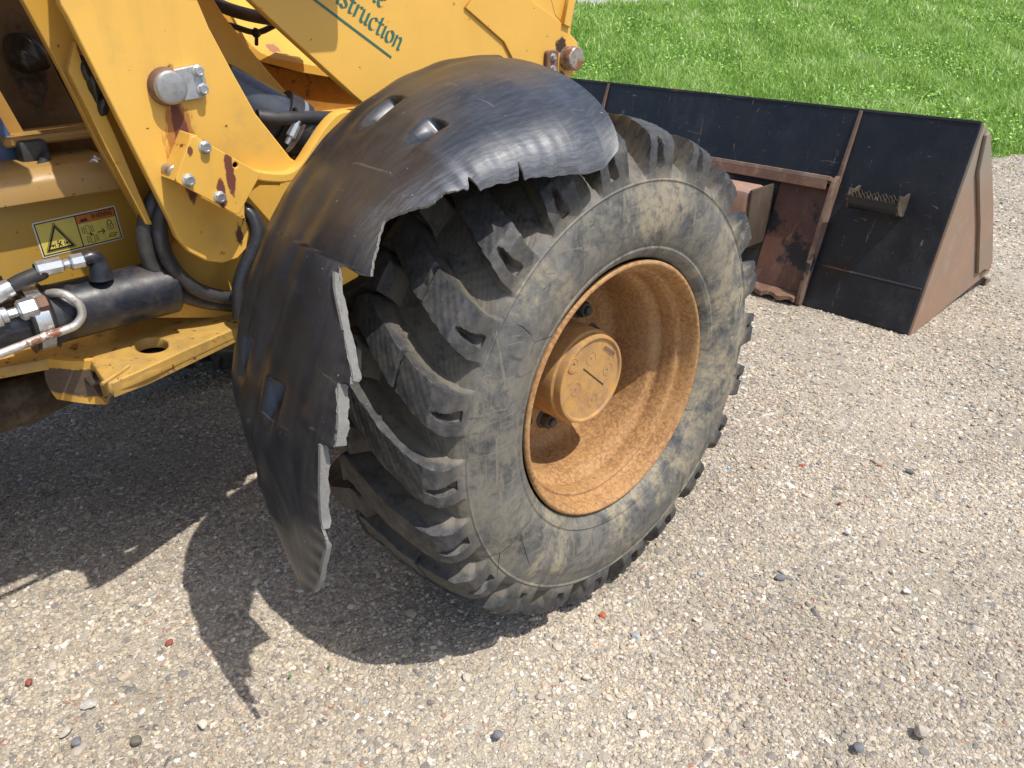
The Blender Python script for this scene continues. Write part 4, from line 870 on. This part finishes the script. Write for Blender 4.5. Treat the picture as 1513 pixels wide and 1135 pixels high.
# ---------------------------------------------------------------- looped hoses
X1 = -.61
tube('looped_hose', [P3(255, 250, 0, -.68), P3(232, 290, 0, X1), P3(217, 325, 0, X1), P3(216, 365, 0, X1), P3(232, 402, 0, X1), P3(262, 430, 0, X1), P3(300, 444, 0, X1), P3(350, 450, 0, X1), P3(395, 452, 0, X1)], .0155, M_RB, LD, 18)
tube('looped_hose', [P3(262, 262, 0, -.67), P3(243, 300, 0, -.595), P3(236, 332, 0, -.59), P3(243, 372, 0, -.59), P3(263, 405, 0, -.59), P3(292, 428, 0, -.59), P3(325, 438, 0, -.59), P3(365, 441, 0, -.60)], .013, M_RB, LD, 18)
tube('front_hose', [P3(335, 300, 0, -.60), P3(360, 309, 0, -.575), P3(376, 326, 0, -.56), P3(381, 350, 0, -.55), P3(371, 378, 0, -.55), P3(360, 402, 0, -.55), P3(354, 430, 0, -.55), P3(355, 470, 0, -.55)], .0145, M_RS, LD, 18, 6, 'glossy black hose curving down beside the fender')
# big cylinder between the tower plates, clamp, hose
c0, c1 = P3(350, 140, 0, -.68), P3(440, 195, 0, -.66)
tube('tilt_cylinder', [P3(325, 130, 0, -.69), P3(400, 170, 0, -.67), P3(440, 192, 0, -.66), P3(560, 260, 0, -.64)], .048, rubber('cylinder_grey', (.045, .055, .075), .2, .32), LD, 28, 0)
dv = P3(440, 192, 0, -.66)-P3(400, 170, 0, -.67); dv /= np.linalg.norm(dv); cc = P3(424, 184, 0, -.665)
lathe('rubber_collar', [(-.022, .049), (-.022, .060), (.004, .060), (.004, .049)], cc, dv, rubber('collar_rubber', (.02, .02, .022), .15), LD, 40, 30)
lathe('band_clamp', [(.004, .050), (.004, .0575), (.014, .0575), (.014, .050)], cc, dv, M_STL, LD, 44, 30)
lathe('rubber_collar', [(.014, .049), (.014, .057), (.028, .056), (.028, .049)], cc, dv, rubber('collar_rubber2', (.02, .02, .022), .15), LD, 40, 30)
tube('small_hose', [P3(380, 172, 0, -.61), P3(410, 175, 0, -.605), P3(450, 174, 0, -.61), P3(490, 174, 0, -.63), P3(560, 178, 0, -.66)], .0125, M_RB, LD, 16)
k0, k1 = P3(441, 178, 0, -.60), P3(428, 204, 0, -.60); dv = (k1-k0)/np.linalg.norm(k1-k0)
lathe('clamp_screw', [(0, .005), (.008, .0055), (.009, .009), (.034, .010), (.036, .006), (.05, .005)], k0, dv, M_STL, LD, 8, 25)
tube('clamp_strap', [P3(438, 158, 0, -.61), P3(443, 172, 0, -.605), P3(438, 186, 0, -.605)], .008, M_RB, LD, 10)

# ---------------------------------------------------------------- lift arm
XB = -.60
lobe = [(855, 72), (856, 88), (851, 104), (842, 117), (828, 129), (815, 136)]
B_px = [(300, -68), (370, 0), (430, 56), (522, 140), (580, 190), (650, 245), (760, 230), (812, 142)]+lobe[::-1]+[(853, 62), (843, 50), (844, 40), (851, 0), (860, -60), (870, -200), (300, -200)]
tp = P3(832, 86, 0, XB)
M_YB2 = yellow('yellow_arm_paint', stains=[(tp[1]-.012, tp[2]+.030, .030, .032, (.045, .022, .014), .35, 1), (tp[1]-.01, tp[2]-.045, .03, .03, (.16, .06, .03), .5, .5)], dirt=.12)
yzplate('lift_arm', [YZ(B_px, XB)], XB, .022, M_YB2, LD, bev=.002, label='yellow lift arm plate with green lettering')
F_px = [(688, 11), (745, 62), (790, 150), (812, 142)]+[(u-1.5, v) for u, v in lobe[::-1]]+[(851, 62), (841, 50), (842, 40), (833, 37), (817, 24), (790, 4), (768, -20), (715, -20)]
yzplate('arm_doubler', [YZ(F_px, XB+.006)], XB+.006, .0058, M_YB2, LD, bev=.0015)
yzplate('arm_edge_strip', [YZ([(833, 36), (843, 41), (851, 0), (856, -40), (846, -40), (841, 0)], XB+.014)], XB+.014, .0138, M_YB2, LD, bev=.002)
hull('arm_box_side', ([P3(u, v, 0, XB+.001) for u, v in ((812, -10), (820, 22), (833, 36), (842, 0), (846, -20))], [P3(u, v, 0, XB-.05) for u, v in ((812, -10), (820, 22), (833, 36), (842, 0), (846, -20))]), M_Y, LD, .001)
lathe('arm_pin', [(0, .0), (0, .0275), (.020, .0275), (.030, .0270), (.0325, .024), (.0325, 0)], (XB+.006, tp[1]+.008, tp[2]), nA, metal('arm_pin_steel', (.40, .37, .33), .5, .5, .7), LD, 40, 30)
q = P3(815, 92, 0, XB+.015); yzplate('pin_keeper', [rounded([(q[1]-.018, q[2]-.030), (q[1]+.022, q[2]-.030), (q[1]+.022, q[2]+.026), (q[1]-.018, q[2]+.026)], .009)], XB+.018, .012, M_RU, LD, bev=.003)
for dz in (.012, -.014): bolt((XB+.018, q[1]+.001, q[2]+dz), nA, .0062, .008, M_PIN, LD)
# lettering cut from broad-nib strokes
def lettering():
    t = NT('green_lettering'); mg = t.out(t.mix(t.noise(60, 4), (.022, .115, .09), (.035, .14, .11)), .5)
    a, b = P3(465, 0, 0, XB), P3(578, 85, 0, XB); ex = (b-a)[1:]; ex /= np.linalg.norm(ex); ey = np.array([-ex[1], ex[0]])
    if ey[1] < 0: ey = -ey
    # keep the plate's right-handed frame
    o_n = P3(590, 74, 0, XB)[1:]
    xh = np.linalg.norm(P3(588, 54, 0, XB)[1:]-P3(577, 72, 0, XB)[1:])*.80
    G = {  # x in units of x-height, baseline 0
        's': (.55, [[(.46, .86), (.34, 1.0), (.14, .92), (.10, .74), (.24, .58), (.42, .42), (.46, .22), (.32, .02), (.08, .06), (.02, .18)]]),
        't': (.50, [[(.20, 1.42), (.20, .9), (.20, .25), (.28, .02), (.50, .10)], [(.0, .94), (.46, .94)]]),
        'r': (.55, [[(.02, .9), (.14, .98), (.14, .5), (.14, 0)], [(.14, .66), (.26, .9), (.44, 1.0), (.54, .90)]]),
        'u': (.78, [[(.0, .9), (.12, .98), (.12, .5), (.14, .14), (.30, .0), (.46, .12), (.58, .34)], [(.58, 1.0), (.58, .5), (.58, .1), (.72, .04)]]),
        'c': (.66, [[(.56, .84), (.42, 1.0), (.20, .92), (.08, .62), (.10, .26), (.26, .02), (.46, .02), (.60, .18)]]),
        'i': (.34, [[(.0, .9), (.13, .98), (.13, .5), (.14, .1), (.26, .04)], [(.12, 1.38), (.16, 1.44)]]),
        'o': (.74, [[(.34, 1.0), (.12, .86), (.06, .5), (.14, .14), (.34, 0), (.56, .14), (.64, .5), (.56, .86), (.34, 1.0)]]),
        'n': (.78, [[(.0, .9), (.12, .98), (.12, .5), (.12, 0)], [(.12, .68), (.28, .92), (.44, .99), (.56, .86), (.58, .5), (.58, .1), (.72, .03)]]),
        'e': (.66, [[(.10, .50), (.40, .56), (.56, .72), (.46, .95), (.26, .98), (.10, .74), (.08, .32), (.24, .02), (.44, .02), (.60, .18)]]),
    }
    nib = np.array([math.cos(R_(38)), math.sin(R_(38))])*.145
    def word(wd, end, yoff):
        width = sum(G[c][0]+.06 for c in wd)*1.12; x = -width; root = None
        for c in wd:
            V, F = [], []; k0 = 0
            for st_ in G[c][1]:
                P = curvy(st_, 7) if len(st_) > 2 else [np.array(p) for p in st_]
                for i, p in enumerate(P):
                    for s in (-1, 1):
                        p2 = (p*np.array([1.12, 1])+nib*s+np.array([x, yoff]))*xh; w2 = end+ex*p2[0]+ey*p2[1]; V.append((XB+.0007+.00003*len(V)/10, w2[0], w2[1]))
                for i in range(len(P)-1): F.append((k0+2*i, k0+2*i+1, k0+2*i+3, k0+2*i+2))
                k0 = len(V)
            me = bpy.data.meshes.new('letter'); me.from_pydata(V, [], F); o = obj('letter', me, mg, LD)
            x += (G[c][0]+.06)*1.12
    word('nstruction', P3(590, 76, 0, XB)[1:], 0); 
    word('ne', P3(566, 14, 0, XB)[1:], 0)
    n_ = ey*.0045; a2 = a[1:]-ex*.35; b2 = b[1:]
    yzplate('underline', [[tuple(a2-n_/2), tuple(b2-n_/2), tuple(b2+n_/2), tuple(a2+n_/2)]], XB+.0009, .0006, mg, LD, bev=.0001)
lettering()
# shelf of the far boom, its dark underside, hoses above
XS = -.86
M_SH = yellow('yellow_shelf_paint', stains=[(P3(398, 70, 0, -.9)[1], P3(398, 70, 0, -.9)[2], .035, .02, (.35, .16, .09), .5, 1)], dirt=.2)
sh = [(364, 58), (372, 70), (384, 80), (400, 87), (440, 93), (495, 103), (560, 112)]
S3 = [P3(u, v, 0, XS) for u, v in sh]
hull('boom_shelf', ([tuple(p) for p in S3]+[tuple(p+np.array([-.22, .05, .115])) for p in S3[::-1]], [tuple(p-np.array([0, 0, .018])) for p in S3]+[tuple(p+np.array([-.22, .05, .097])) for p in S3[::-1]]), M_SH, LD, .003)
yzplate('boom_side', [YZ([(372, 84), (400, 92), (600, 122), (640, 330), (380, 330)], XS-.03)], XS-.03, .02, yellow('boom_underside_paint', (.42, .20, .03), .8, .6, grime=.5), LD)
yzplate('far_tower_plate', [YZ([(200, -220), (560, -220), (560, 40), (420, 60), (392, 76), (200, 60)], -1.12)], -1.12, .02, M_Y, LD)
tube('upper_hose', [P3(290, -20, 0, -.80), P3(318, 4, 0, -.80), P3(352, 18, 0, -.80), P3(400, 28, 0, -.80), P3(460, 32, 0, -.82)], .0125, M_RB, LD)
tube('thin_hose', [P3(330, 36, 0, -.82), P3(345, 39, 0, -.82), P3(378, 48, 0, -.82), P3(405, 38, 0, -.82), P3(440, 20, 0, -.82)], .006, M_RB, LD)
lump('hose_clip', P3(379, 49, 0, -.815), (.008, .008, .011), gre, 4)
tube('hose_clip_stem', [P3(379, 50, 0, -.815), P3(379, 66, 0, -.83)], .004, M_RB, LD, 8, 0)

# ---------------------------------------------------------------- frame and rear body outside the picture
M_BODY = yellow('yellow_body'); M_GL = (lambda t: t.out((.03, .035, .04), .08))(NT('cab_glass'))
box('front_frame', (-1.22, -.30, .42), (-.745, .62, .92), M_Y, LD, .015)
yzplate('tower_plate', [YZ([(190, -420), (230, -200), (255, 0), (340, 240), (420, 260), (470, 250), (430, 160), (340, 0), (300, -200), (260, -420)], -1.16)], -1.16, .02, M_Y, LD)
box('tower_crown', (-1.18, -.62, 1.52), (-.56, -.36, 1.62), M_Y, LD, .01)
box('rear_body', (-1.55, -3.2, .58), (-.745, -1.10, 1.15), M_BODY, LD, .04)
box('cab_floor', (-1.55, -1.95, 1.10), (-.52, -1.12, 1.20), M_DK, LD, .02)
for (x, y) in ((-.56, -1.20), (-.56, -1.90), (-1.5, -1.20), (-1.5, -1.90)): box('cab_post', (x-.03, y-.03, 1.2), (x+.03, y+.03, 2.3), M_BODY, LD, .01)
box('cab_roof', (-1.58, -2.0, 2.3), (-.48, -1.1, 2.38), M_BODY, LD, .03)

# ---------------------------------------------------------------- bucket
BX0, BX1 = -.125, -2.30
TOP = np.array([2.120, .732]); BOT = np.array([1.888, .002]); CRS = np.array([1.940, .166])
bdir = (TOP-BOT)/np.linalg.norm(TOP-BOT); bn = np.array([-bdir[1], bdir[0]])        # outward (towards the camera side)
BK = bpy.data.objects.new('bucket', None); BK.parent = LD; BK.location = OFF; C.objects.link(BK); BK['label'] = 'wide black steel bucket with rusty edges resting on the gravel'
def bp(s, off=0):                       # s = height z on the back plane, off = standing proud
    k = (s-BOT[1])/(TOP[1]-BOT[1]); p = BOT+(TOP-BOT)*k+bn*off; return tuple(p)
def bprism(name, outl, x0, x1, mat, bev=.002, label=None, sm=30):
    o = hull(name, ([(x0, y, z) for y, z in outl], [(x1, y, z) for y, z in outl]), mat, None, bev, label, sm); o.parent = BK; return o
bprism('back_plate', [bp(.732), bp(.166), bp(.166, -.012), bp(.732, -.012)], BX0-.012, BX1+.012, M_BK, .001)
bprism('lower_back_plate', [(CRS[0]-.004, CRS[1]-.001), (1.886, .006), (1.905, .004), (CRS[0]+.012, CRS[1]-.004)], BX0-.012, BX1+.012, M_BK, .001)
bprism('crease_weld', [(CRS[0]-.006, CRS[1]), (CRS[0]-.001, CRS[1]+.006), (CRS[0]+.006, CRS[1]+.004), (CRS[0]+.004, CRS[1]-.004)], BX0-.014, -.560, M_RU2, .001)
bprism('top_edge_bar', [bp(.732, .003), bp(.7425, .003), bp(.7425, -.020), bp(.732, -.020)], BX0-.012, BX1+.012, rusty('bucket_top_edge', (.03, .03, .035), (.02, .02, .025), (.20, .09, .05), 0.9), .0015)
bprism('floor_plate', [(1.890, .003), (2.70, .012), (2.70, .030), (1.905, .026)], BX0-.012, BX1+.012, M_RU2, .002)
bprism('cutting_edge', [(2.66, .004), (2.725, .006), (2.725, .018), (2.66, .036)], BX0+.004, BX1-.004, M_RU, .002)
t = NT('side_plate_rust'); n1 = t.noise(4, 6); sp = t.n('ShaderNodeSeparateXYZ'); t.set(sp.inputs[0], t.co)
c = t.mix(t.ramp(n1, .35, .65), (.27, .165, .11), (.23, .165, .115)); c = t.mix(t.math('MULTIPLY', t.ramp(t.noise(14, 8, rough=.7), .5, .7), .6), c, (.30, .22, .16))
c = t.mix(t.math('MULTIPLY', t.ramp(t.math('ADD', sp.outputs[2], t.math('MULTIPLY', t.noise(9, 5), .12)), .50, .66), .75), c, (.22, .20, .16)); c = t.mix(t.ramp(t.noise(30, 8, rough=.8), .66, .70), c, (.12, .06, .04))
M_SP = t.out(c, .7, nrm=t.bump(t.noise(70, 7), .3, .0015))
side = [P3(1455, 184, 0, BX0)[1:], P3(1345, 497, 0, BX0)[1:], P3(1462, 402, 0, BX0)[1:], P3(1462, 196, 0, BX0)[1:]]
def sideplate(x0, x1):
    o = hull('side_plate', ([(x0, *p) for p in side], [(x1, *p) for p in side]), M_SP, None, .002, 'brown worn side plate of the bucket' if x0 > -1 else None); o.parent = BK
    e = [P3(1451, 232, 0, BX0+.01)[1:], P3(1456, 402, 0, BX0+.01)[1:], P3(1467, 392, 0, BX0+.01)[1:], P3(1465, 196, 0, BX0+.01)[1:]]
    return e
sideplate(BX0, BX0-.012); sideplate(BX1+.012, BX1)
e_ = [P3(1447, 255, 0, BX0+.014)[1:], P3(1449, 330, 0, BX0+.014)[1:], P3(1446, 405, 0, BX0+.014)[1:], P3(1467, 390, 0, BX0+.014)[1:], P3(1468, 300, 0, BX0+.014)[1:], P3(1464, 194, 0, BX0+.014)[1:], P3(1459, 200, 0, BX0+.014)[1:]]
bprism_ = hull('side_cutter', ([(BX0+.014, *p) for p in e_], [(BX0+.0005, *p) for p in e_]), M_SP, None, .003); bprism_.parent = BK
tip = P3(1456, 396, 0, BX0+.01); lump('corner_tip', (BX0+.003, tip[1]+.02, tip[2]-.004), (.016, .035, .014), M_RU, 55, None).parent = BK
# ribs
M_RIB = rusty('rib_rust', (.20, .13, .09), (.12, .07, .05), (.30, .24, .18), .3)
for x in (-.557, -1.815):
    bprism('upper_rib', [bp(.735, 0), bp(.735, .006), bp(.49, .022), bp(.47, .012), bp(.47, 0)], x, x-.014, M_RIB, .0015)
    bprism('lower_rib', [bp(.490, 0), bp(.495, .022), bp(.470, .050), bp(.30, .048), bp(.15, .044), (1.862, .055), (1.860, .010), (1.905, .008)], x-.001, x-.019, M_RIB, .002)
bprism('hanger_bar', [bp(.462, 0), bp(.470, .052), bp(.487, .052), bp(.482, 0)], -.580, -1.80, rusty('hanger_rust', (.27, .19, .14), (.17, .11, .08), (.38, .30, .22)), .002, 'rusty bar across the back of the bucket')
bprism('hanger_bar_web', [bp(.437, .052), bp(.470, .052), bp(.470, .044), bp(.437, .044)], -.590, -1.79, M_RU, .0015)
bprism('rust_panel', [bp(.455, .001), bp(.455, .006), bp(.045, .006), bp(.045, .001)], -.580, -.800, rusty('rust_panel_mat', (.13, .062, .044), (.085, .042, .033), (.19, .14, .11), .25, .55), .001, 'dark rust-red wear panel between the ribs')
# ragged lower flange
def flange():
    xs = np.linspace(-.580, -1.79, 70); V = []
    for i, x in enumerate(xs):
        k = .006*math.sin(i*1.3)+.004*math.sin(i*3.1); V += [(x, 1.900, .046), (x, 1.845+k, .036+k*.6), (x, 1.842+k, .020+k), (x, 1.895, .010)]
    F = []
    for i in range(len(xs)-1):
        for j in range(4): F.append((i*4+j, i*4+(j+1) % 4, i*4+4+(j+1) % 4, i*4+4+j))
    F += [(0, 1, 2, 3), tuple(len(V)-4+j for j in (3, 2, 1, 0))]
    me = bpy.data.meshes.new('lower_hook'); me.from_pydata(V, [], F); o = obj('lower_hook', me, M_RU, None, 30, 'ragged rusty lip along the foot of the bucket'); o.parent = BK
flange()
ca_, cb_2 = P3(1112, 284, 1, 1.80), P3(1104, 352, 1, 1.80)
cb = box('coupler_block', (-1.10, 1.80, cb_2[2]), (ca_[0]-.02, 1.955, ca_[2]), rusty('coupler_rust', (.36, .19, .12), (.26, .17, .14), (.44, .36, .31)), None, .022, 'rusty coupler block hooked on the bucket'); cb.parent = BK
cp = box('coupler_plate', (ca_[0]-.020, 1.81, cb_2[2]-.05), (ca_[0]-.006, 1.985, ca_[2]+.004), rusty('coupler_plate_rust', (.075, .052, .036), (.05, .034, .024), (.15, .10, .06)), None, .006); cp.parent = BK
# arm end reaching the coupler behind the tyre
hull('lower_boom', ([(-.96, .10, .92), (-.96, .10, .78), (-.96, 1.20, .16), (-.96, 1.84, .24), (-.96, 1.84, .33), (-.96, 1.2, .36)], [(-1.05, .10, .92), (-1.05, .10, .78), (-1.05, 1.20, .16), (-1.05, 1.84, .24), (-1.05, 1.84, .33), (-1.05, 1.2, .36)]), M_Y, LD, .004)
# step with toothed bars
STP = bpy.data.objects.new('toothed_step', None); STP.parent = BK; C.objects.link(STP); STP['label'] = 'small toothed steel step welded to the back of the bucket'
M_STP = rusty('step_steel', (.11, .085, .055), (.05, .04, .03), (.30, .25, .17), 0, .6)
s0 = P3(1262, 282, 1, 1.935); sz = .455
def stepz():
    xa, xb = -.478, -.290
    objs = []
    for j, off in enumerate((.012, .040, .068, .094)):
        n = 25; V = []; F = []
        for i in range(n):
            x = xa+(xb-xa)*i/(n-1); zt = sz+(.010 if i % 4 in (1, 2) else -.006)*(1 if i not in (0, n-1) else 0); y = bp(sz, off)[0]
            V += [(x, y-.0018, zt), (x, y+.0018, zt), (x, y+.0018, sz-.022), (x, y-.0018, sz-.022)]
        for i in range(n-1):
            for k in range(4): F.append((i*4+k, i*4+(k+1) % 4, i*4+4+(k+1) % 4, i*4+4+k))
        F += [(3, 2, 1, 0), tuple(len(V)-4+k for k in range(4))]
        me = bpy.data.meshes.new('toothed_bar'); me.from_pydata(V, [], F); objs.append(obj('toothed_bar', me, M_STP, None, 30))
    for x in (xa, xb):
        yb = [bp(sz+.020, 0), bp(sz+.022, .010), bp(sz+.004, .040), bp(sz+.002, .094), (bp(sz, .100)[0], sz-.012), (bp(sz, .085)[0], sz-.045), bp(sz-.06, 0)]
        objs.append(hull('step_cheek', ([(x-.003, *p) for p in yb], [(x+.003, *p) for p in yb]), M_STP, None, .001))
    yb = [(bp(sz, .100)[0], sz+.001), (bp(sz, .098)[0], sz-.022), (bp(sz, .080)[0], sz-.045), (bp(sz, .050)[0], sz-.058), bp(sz-.065, .002), bp(sz-.060, .002), (bp(sz, .050)[0], sz-.054), (bp(sz, .077)[0], sz-.042), (bp(sz, .094)[0], sz-.020), (bp(sz, .096)[0], sz+.001)]
    objs.append(hull('step_pan', ([(xa-.003, *p) for p in yb], [(xb+.003, *p) for p in yb]), M_BK, None, .0006))
    for o in objs: o.parent = STP
stepz()

# ================================================================== LOOSE STONES AND BITS one can point to
def chip_mat(name, c, rough=.8):
    if name in bpy.data.materials: return bpy.data.materials[name]
    t = NT(name); return t.out(t.mix(t.ramp(t.noise(110, 6, rough=.7), .35, .7), c, tuple(v*.62 for v in c)), rough, nrm=t.bump(t.noise(200, 6), .4, .001))
STN = [
 (1340, 873, .011, .4, 'white', (.74, .73, .71), 'square white chip on the gravel right of the tyre, lower of the bright white ones', 1.0),
 (1253, 786, .011, .5, 'white', (.80, .79, .77), 'jagged bright white chip on the gravel between the tyre and the right edge', .8),
 (1319, 843, .009, .4, 'white', (.80, .79, .77), 'slim white chip just above the square white one', .6),
 (1283, 862, .006, .4, 'white', (.76, .75, .73), 'tiny white chip left of the slim white one', .8),
 (1361, 1080, .016, 1.0, 'pale', (.50, .45, .38), 'rough pale grey stone standing proud near the bottom right corner', 1.0),
 (1153, 853, .017, .45, 'slate', (.19, .19, .21), 'dark slate-grey flat stone right of the tyre foot', .7),
 (1268, 1104, .014, .5, 'slate', (.19, .19, .21), 'grey angular stone at the bottom, left of the proud pale stone', .9),
 (1343, 696, .018, .4, 'slate', (.19, .19, .21), 'long grey-blue stone on the gravel below the bucket side', .5),
 (1184, 688, .009, .7, 'red', (.42, .07, .04), 'bright red stone right of the tyre, left of a white one', 1.0),
 (1300, 687, .010, .6, 'pinkred', (.46, .20, .15), 'dusty pink-red stone below the bucket corner', .7),
 (1241, 744, .006, .7, 'darkred', (.28, .05, .03), 'small dark red stone above the jagged white chip', .9),
 (890, 909, .010, .6, 'brick', (.50, .12, .05), 'orange-red brick fragment just below the tyre', 1.0),
 (1075, 692, .006, .6, 'blue', (.02, .30, .50), 'small bright blue plastic bit on the gravel beside the tyre', .9),
 (250, 949, .011, .6, 'brownred', (.33, .10, .07), 'brown-red stone at the left of the fender shadow', .9),
 (43, 1008, .011, .6, 'brownred', (.35, .10, .07), 'brown-red stone near the lower left corner', .8),
 (131, 1040, .020, .30, 'whitish', (.55, .52, .47), 'large whitish stone near the lower left corner', .8),
 (98, 1080, .018, .4, 'pale', (.66, .62, .54), 'long pale flake below the large whitish stone', .5),
 (300, 1070, .013, .5, 'ivory', (.70, .64, .52), 'round ivory stone left of the fender shadow tip', 1.0),
 (113, 1097, .014, .5, 'slate', (.17, .18, .21), 'dark grey stone beside the long pale flake', .8),
 (201, 1095, .015, .6, 'olive', (.17, .155, .12), 'dark olive stone right of the dark grey one, lower left', .8),
 (735, 1085, .012, .5, 'slate', (.19, .19, .21), 'grey-blue stone at the bottom middle', .9),
 (940, 940, .014, .5, 'greyblue', (.42, .45, .48), 'light blue-grey flat stone below the tyre foot', .8),
 (866, 1000, .010, .5, 'ivory', (.66, .60, .48), 'cream stone at the lower middle of the yard', .8),
 (428, 999, .005, .5, 'green', (.06, .24, .05), 'tiny green leaf scrap right of the fender shadow', .7),
 (486, 985, .005, .5, 'green', (.07, .26, .06), 'tiny green leaf scrap below the tyre shadow edge', .8),
 (1035, 848, .011, .5, 'greyblue', (.40, .42, .45), 'smooth light grey stone right of the tyre foot', .7),
]
for i, (u, v, s, hk, cn, col, lab, asp) in enumerate(STN):
    p = P3(u, v, 2, .012); r_ = np.random.default_rng(100+i)
    s *= .85
    bm = bmesh.new(); bmesh.ops.create_icosphere(bm, subdivisions=2, radius=1); K = r_.normal(0, 1, (9, 3)); K /= np.linalg.norm(K, axis=1)[:, None]; D = r_.uniform(.55, .95, 9)
    ang = r_.uniform(0, 3); ca, sa = math.cos(ang), math.sin(ang)
    for vv in bm.verts:
        c_ = np.array(vv.co); 
        for kk, dd in zip(K, D):
            e = c_@kk-dd
            if e > 0: c_ = c_-kk*e*.9
        x, y, z = c_[0]*s, c_[1]*s*asp, c_[2]*s*hk; vv.co = (x*ca-y*sa, x*sa+y*ca, z)
    o = bobj('leaf_scrap' if cn == 'green' else 'plastic_bit' if cn == 'blue' else 'stone', bm, chip_mat('chip_'+cn, col), None, 25); o.location = (p[0], p[1], s*hk*.20+.011)
    tag(o, lab, 'leaf' if cn == 'green' else 'plastic bit' if cn == 'blue' else 'stone', None if cn in ('green', 'blue') else 'stones lying loose on the gravel')
